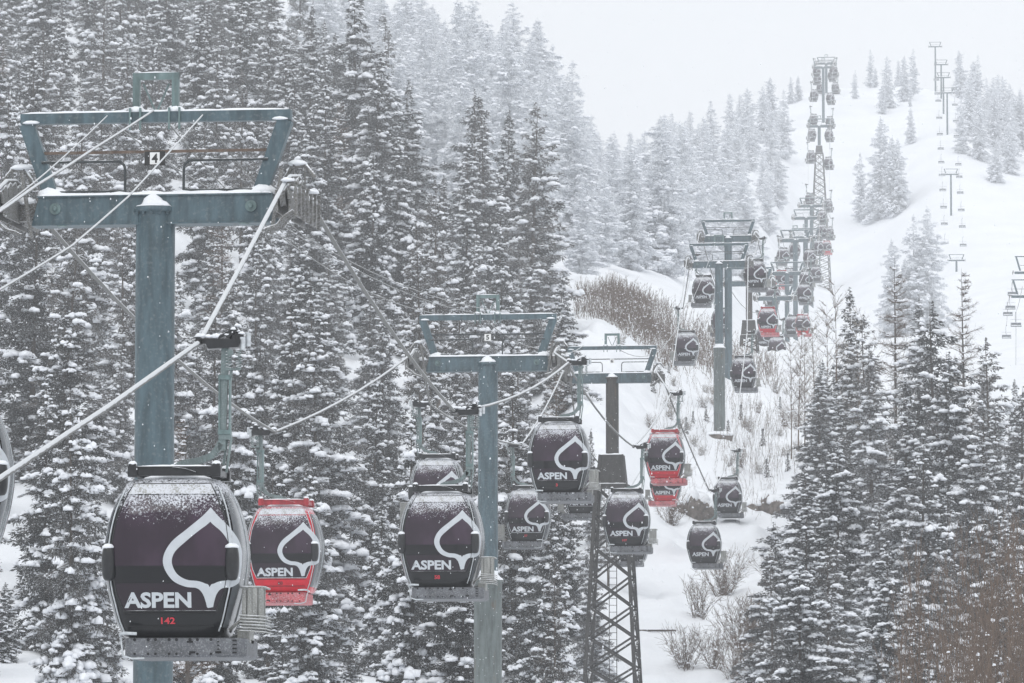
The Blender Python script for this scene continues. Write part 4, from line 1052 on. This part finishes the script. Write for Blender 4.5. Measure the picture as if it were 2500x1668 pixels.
    # pulley batteries
    for sg in (-1, 1):
        sv = MB(); xg = sg * GAUGE
        sv.box((sg * 2.50, .0, h - .02), (.42, .30, .34)); 
        for i in range(8):
            yy = -1.4 + i * .4; zz = h + .06 + .30 * (1 - ((i - 3.5) / 3.5) ** 2)
            sv.lathe([(.16, -.055), (.20, -.05), (.165, 0), (.20, .05), (.16, .055)], (xg, yy, zz), 14, 0, 'x')
        sv.build('pulley_battery', M['sheave_metal'], root)
        fr = MB()
        for e in (-.12, .12): fr.box((xg + e, 0, h + .08), (.03, 3.2, .17)); fr.box((xg + e, -.8, h - .12), (.04, 1.3, .24)); fr.box((xg + e, .8, h - .12), (.04, 1.3, .24))
        for i in range(7):
            yy = -1.35 + i * .42; fr.box((xg + sg * .22, yy, h + .0 + .03 * (i % 2)), (.05, .05, .62)); fr.box((xg + sg * .16, yy, h + .33), (.20, .10, .03))
        for e in (-1.4, -.95, -1.2): fr.tube([(xg - sg * .35, e, h - .55), (xg - sg * .12, e, h - .48), (xg + sg * .02, e - .1, h - .34), (xg + sg * .2, e - .1, h - .22)], .035, 6)
        for e in (-.1, .12, -.32): fr.tube([(xg + e, .2, h + .2), (xg + e, .2, h + .85)], .016, 5)
        fr.tube([(xg - .35 * sg, .25, h + .45), (xg - .15 * sg, .25, h + .80), (xg + .12 * sg, .25, h + .84), (xg + .3 * sg, .25, h + .6)], .05, 6)
        fr.bar((xg - sg * .22, -.4, h + .7), (xg - sg * .42, -.4, h - .55), .06, .10)
        s = MB()
        for i in range(5): s.blob((xg + sg * random.uniform(.05, .4), -1.4 + i * .5, h + random.uniform(.22, .36)), (.13, .16, .06), 0, 9, 5, .2)
        s.blob((sg * 2.52, -.05, h + .16), (.2, .2, .12), 0, 10, 5); s.blob((xg - sg * .05, .25, h + .87), (.22, .12, .08), 0, 10, 5, .2)
        b0 = len(fr.v); fr.add(s.v, s.f, 1, True); fr.build('pulley_frame', [M['sheave_metal'], M['snow']], root)
    if num:
        sg_ = MB(); sz = .19 if signbg else .15
        if signbg: sg_.box((.0, -.09, h + .98), (.40, .02, .27), 1); sg_.box((.0, -.103, h + .98), (.19, .006, .23), 0)
        else: sg_.box((.0, -.09, h + 1.0), (.25, .02, .26), 0)
        sgo = sg_.build('number_plate', [M['sign_white'], M['sign_black']], root)
        text_obj(num, (.12, .18), .0, h + (.98 if signbg else 1.0), 'sign_black', sgo, 'plate_number', flat=-.110)
    a = root.matrix_basis
    for sg in (-1, 1):
        for yy in ((-1.45, -.75, 0, .75, 1.45) if d < 700 else (0,)):
            q = Matrix.Translation((c.x, d, g0)) @ Matrix.Rotation(R_(yaw), 4, 'Z') @ Matrix.Rotation(R_(-roll), 4, 'Y') @ Vector((sg * GAUGE, yy, h + .60 - .33 * (yy / 1.45) ** 2))
            LINES[sg].append((q.x, q.y, q.z))
    return root, h, c
TW = [
 ('d', 357, 482, 108, 'nearest and largest blue grey tower, with number 4 on its rail', dict(num='4', signbg=True)),
 ('d', 1120, 835, 216, 'blue grey tower with number 5 plate and a wider lower column', dict(num='5', flange=1332 * K)),
 ('d', 1405, 868, 333, 'tower with number 6 plate, brown column and dark lattice mast below', dict(num='6', lattice=1045 * K, colmat='column_brown')),
 ('d', 1650, 607, 503, 'front one of two overlapping middle towers, its column flanged half way down', dict(flange=799 * K, col_r=.36, footing=True)),
 ('d', 1671, 548, 560, 'taller rear one of two overlapping middle towers with plain column', dict(col_r=.37)),
 ('d', 1719, 651, 655, 'tower on a dark lattice mast behind the two overlapping middle towers', dict(lattice=736 * K, colmat='column_brown')),
 ('d', 1778, 685, 800, 'small tower partly hidden behind the red bottomed cabin', {}),
 ('d', 1806, 628, 905, 'small tower with thin column right of the red bottomed cabin', {}),
 ('d', 1825, 552, 990, 'misty tower with a thick column at the front of the distant tower cluster', dict(col_r=.42)),
 ('d', 1848, 546, 1100, 'misty tower just right of and behind the thick column of the tower cluster', dict(col_r=.42)),
 ('d', 1850, 501, 1190, 'misty tower second from top in the distant tower cluster', {}),
 ('d', 1862, 473, 1262, 'misty tower at the top of the distant tower cluster', {}),
 ('d', 1880, 290, 1380, 'very tall pale lattice mast standing behind the tower cluster', dict(lattice=335 * K)),
 ('d', 1889, 155, 1545, 'topmost faint tower on the crest of the piste', {}),
 ('d', 1896, 146, 1625, 'faint tower right behind the topmost one on the crest', {}),
]
for _, x, y, d, lab, kw in TW: tower(x * K, y * K, d, lab, **kw)

# ------------------------------------------------------------------ haul cables
def cable(name, pts, r, lab, sag=.00012, group=None, mat='cable', n=8):
    pts = [Vector(p) for p in pts]; out = []
    for a, b in zip(pts[:-1], pts[1:]):
        L = (b - a).length; k = max(1, min(8, int(L / 6)))
        for i in range(k):
            t = i / k; p = a.lerp(b, t); p.z -= 4 * t * (1 - t) * sag * L * L; out.append(p)
    out.append(pts[-1]); mb = MB(); mb.tube(out, r, n); o = mb.build(name, M[mat]); tag(o, lab, 'cable', group); return o
for s, lab in ((1, 'thick snow coated haul cable on the right side of the gondola towers'), (-1, 'thick haul cable on the left side of the gondola towers')):
    L_ = sorted(LINES[s], key=lambda q: q[1])
    keep = []
    for q in L_:
        if keep and q[1] - keep[-1][1] < .5: continue
        keep.append(q)
    a = Vector(keep[0])
    if s == 1: start = [at(-320, 1340, 63), at(0, 1168, 76)]
    else: start = [at(-800, 1000, 70)]
    cable('haul_cable', start + keep, .043, lab)
# thin signal lines above the towers
def tl(pts, r, lab, sag=.00003): cable('signal_cable', pts, r, lab, sag, n=6)
tl([atd(-60, 525, 62), atd(85, 425, 76), atd(219, 339, 92), atd(352, 254, 108)], .021, 'snowy thin cable from the left edge to the top frame of tower 4')
tl([atd(-60, 522, 62), atd(106, 396, 86), atd(246, 266, 108)], .012, 'lowest left of the thin cables tied to the top bar of tower 4')
tl([atd(-60, 700, 62), atd(164, 565, 78), atd(294, 452, 90), atd(376, 363, 99), atd(467, 262, 108)], .016, 'snowy thin cable crossing in front of tower 4 up to its top bar')
tl([atd(388, 285, 108.3), atd(640, 540, 150), atd(1020, 722, 216)], .015, 'upper thin cable running between towers 4 and 5', .0001)
tl([atd(248, 275, 108.3), atd(620, 500, 150), atd(1100, 720, 216)], .013, 'lower thin cable running between towers 4 and 5', .0001)
tl([atd(470, 268, 108.3), atd(700, 545, 150), atd(1180, 716, 216)], .013, 'third thin cable running between towers 4 and 5', .0001)
tl([atd(1100, 722, 216.3), atd(1240, 800, 270), atd(1340, 792, 333)], .02, 'thin cable between towers 5 and 6', .0001)
tl([atd(1410, 795, 333.3), atd(1520, 800, 410), atd(1640, 562, 503)], .02, 'thin cable rising from tower 6 to the middle towers', .0001)

# ------------------------------------------------------------------ chairlift
def chair_tower(x, y, d, base, lab, wd=3.6, col=.25, fr=1.15):
    c = at(x, y, d); g0 = gz(c.x, d) if base is None else at(x, base, d).z; g0 = min(g0, gz(c.x, d) + .2); h = c.z - g0
    root = empty('chairlift_tower', (c.x, d, g0), R_(-3), lab, 'lift tower')
    m = MB(); m.lathe([(col, -1), (col * .8, h)], n=16); m.build('column', M['tower_paint'], root)
    m = MB(); m.box((0, 0, h), (wd, .35, .30)); b = m.build('crossbeam', M['tower_paint'], root)
    s = MB(); s.snowstrip(-wd / 2 * .95, wd / 2 * .95, 0, h + .15, .34, .12, 5); s.build('beam_snow', M['snow'], b)
    m = MB(); m.bar((-wd * .34, 0, h + .15), (-wd * .45, 0, h + fr + .1), .22, .2); m.bar((wd * .34, 0, h + .15), (wd * .45, 0, h + fr + .1), .22, .2)
    m.box((0, 0, h + fr + .18), (wd * .98, .14, .12)); m.box((0, 0, h + fr * .5), (wd * .7, .05, .05)); m.build('service_frame', M['tower_paint'], root)
    for sg in (-1, 1):
        m = MB()
        for i in range(6): m.lathe([(.18, -.05), (.18, .05)], (sg * wd * .54, -1.0 + i * .4, h + .1), 10, 0, 'x')
        m.box((sg * wd * .54, 0, h), (.1, 2.5, .2)); m.build('pulley_battery', M['sheave_metal'], root)
    return c
c6f = lambda x, y: c6(x, y)
CT = [(1415, 112, 1640, None, 'topmost faint chairlift tower on the crest'), (1462, 255, 1590, None, 'second highest chairlift tower near the crest'), (1480, 358, 1545, 650, 'chairlift tower third from the crest, left of its neighbour'),
      (1510, 480, 1500, 735, 'chairlift tower fourth from the crest with a tall bare column'), (1540, 1130, 1400, 1445, 'lone slender chairlift tower in the middle of the open piste')]
for x, y, d, b, lab in CT:
    X, Y = c6(x, y); chair_tower(X, Y, d, None if b is None else 80 + b / 3.266, lab)
chair_tower(2195 * K, 598 * K, 1270, None, 'slender chairlift tower rising behind the right hand bare conifer')
chair_tower(2400 + 640 / 5.23, 580 + 450 / 5.23, 760, None, 'chairlift tower head at the right edge, higher of two', 5.0, .35, 2.0)
chair_tower(2400 + 620 / 5.23, 580 + 755 / 5.23, 700, None, 'chairlift tower head at the right edge, lower of two', 5.0, .35, 1.9)
def chair_meshes():
    a = MB(); a.tube([(0, 0, 0), (-.12, 0, -.25), (-.12, 0, -1.2), (.0, 0, -1.75)], .035, 6); a.box((0, 0, .0), (.12, .3, .12))
    a.tube([(-.85, 0, -1.15), (.85, 0, -1.15)], .025, 5)
    s = MB(); s.box((0, -.1, -2.15), (1.55, .5, .10)); s.box((0, .2, -1.85), (1.5, .06, .5))
    r = MB(); r.tube([(-.8, .2, -1.6), (-.82, -.35, -1.7), (-.8, -.45, -2.25), (.8, -.45, -2.25), (.82, -.35, -1.7), (.8, .2, -1.6), (-.8, .2, -1.6)], .022, 5)
    n = MB(); n.snowstrip(-.75, .75, -.1, -2.1, .45, .14, 3)
    return a.mesh('hanger', M['chair_metal']), s.mesh('seat', M['chair_metal']), r.mesh('safety_bar', M['chair_metal']), n.mesh('seat_snow', M['snow'])
CHM = chair_meshes()
def chair(px, py, d, lab, grp=None, k=1.0):
    p = at(px, py, d); e = empty('chairlift_chair', (p.x, p.y, p.z + 2.1 * k), R_(-3), lab, 'chair', grp); e.scale = (k, k, k)
    link('hanger', CHM[0], e); st = link('seat', CHM[1], e); link('safety_bar', CHM[2], e); link('seat_snow', CHM[3], st)
    return (p.x, p.y, p.z + 2.1 * k)
lA = []; lB = []
for i, (x, y) in enumerate([(1425, 380), (1432, 490), (1440, 548), (1447, 685), (1453, 815), (1459, 930), (1464, 1038), (1470, 1140), (1475, 1260), (1482, 1397), (1488, 1530), (1495, 1680)]):
    X, Y = c6(x, y); lA.append(chair(X, Y, 1560 - i * 25, 'tiny distant empty chair on the left line of the chairlift over the piste', 'chairs on the left line of the far chairlift'))
for i, (x, y) in enumerate([(1566, 450), (1573, 580), (1580, 710), (1587, 832), (1593, 948), (1600, 1055), (1607, 1155), (1614, 1282), (1623, 1420), (1631, 1552), (1638, 1700)]):
    X, Y = c6(x, y); lB.append(chair(X, Y, 1540 - i * 25, 'tiny distant empty chair on the right line of the chairlift over the piste', 'chairs on the right line of the far chairlift'))
cable('chairlift_cable', lA, .02, 'faint left cable of the far chairlift over the piste'); cable('chairlift_cable', lB, .02, 'faint right cable of the far chairlift over the piste')
nl = []
for x, y, d, lab in ((380, 735, 720, 'snowy empty chair highest at the right edge, against the lower tower head'), (350, 910, 740, 'second snowy empty chair from the top at the right edge'), (318, 990, 760, 'third snowy empty chair from the top at the right edge'), (300, 1280, 800, 'lowest empty chair of the left row at the right edge, behind twigs')):
    nl.append(chair(2400 + x / 5.23, 580 + y / 5.23, d, lab, None, .82))
q = chair(2400 + 422 / 5.23, 580 + 1130 / 5.23, 690, 'single snowy empty chair on the inner line at the right edge', None, .82)
cable('chairlift_cable', [nl[0], nl[1], nl[2], nl[3]], .025, 'outer cable carrying the snowy chairs at the right edge')
cable('chairlift_cable', [at(2496, 700, 640), q, at(2478, 880, 900)], .025, 'inner chairlift cable at the right edge with one chair')

# ------------------------------------------------------------------ falling snow
rg = np.random.default_rng(9); N = 16000
yy = 48 + 300 * rg.random(N) ** .6; xx = (rg.random(N) - .5) * 2 * (.10 * yy + 1); zz = yy * (math.tan(PITCH) + (rg.random(N) - .5) * .14)
V, T, Q = domes(rg, np.stack([xx, yy, zz], -1), np.stack([np.full(N, .008)] * 2 + [rg.uniform(.010, .02, N)], -1), rg.uniform(0, 6, N))
tag(link('falling_snow', mesh_np('falling_snow', V, [T, Q], M['snow'], True)), 'fine snowflakes falling through the air in front of everything', 'snowfall', kind='stuff')

# ------------------------------------------------------------------ haze
hz = MB(); hz.box((0, 1050, 175), (1760, 2720, 360)); ho = hz.build('haze', [])
t = bpy.data.materials.new('haze'); t.use_nodes = True; n_ = t.node_tree; n_.nodes.clear()
pv = n_.nodes.new('ShaderNodeVolumePrincipled'); pv.inputs['Color'].default_value = (.985, .99, 1, 1); pv.inputs['Density'].default_value = .00031; pv.inputs['Anisotropy'].default_value = .4
om = n_.nodes.new('ShaderNodeOutputMaterial'); n_.links.new(pv.outputs[0], om.inputs['Volume'])
ho.data.materials.append(t); tag(ho, 'snowy mist filling the valley air', 'haze', kind='stuff')
import collections; print('KINDS', collections.Counter(o.name.split('.')[0] for o in bpy.data.objects if not o.parent).most_common(40)); print('TREES', NTREE[0], ND, NF, 'minz', ZZ.min(), ZZ.max())
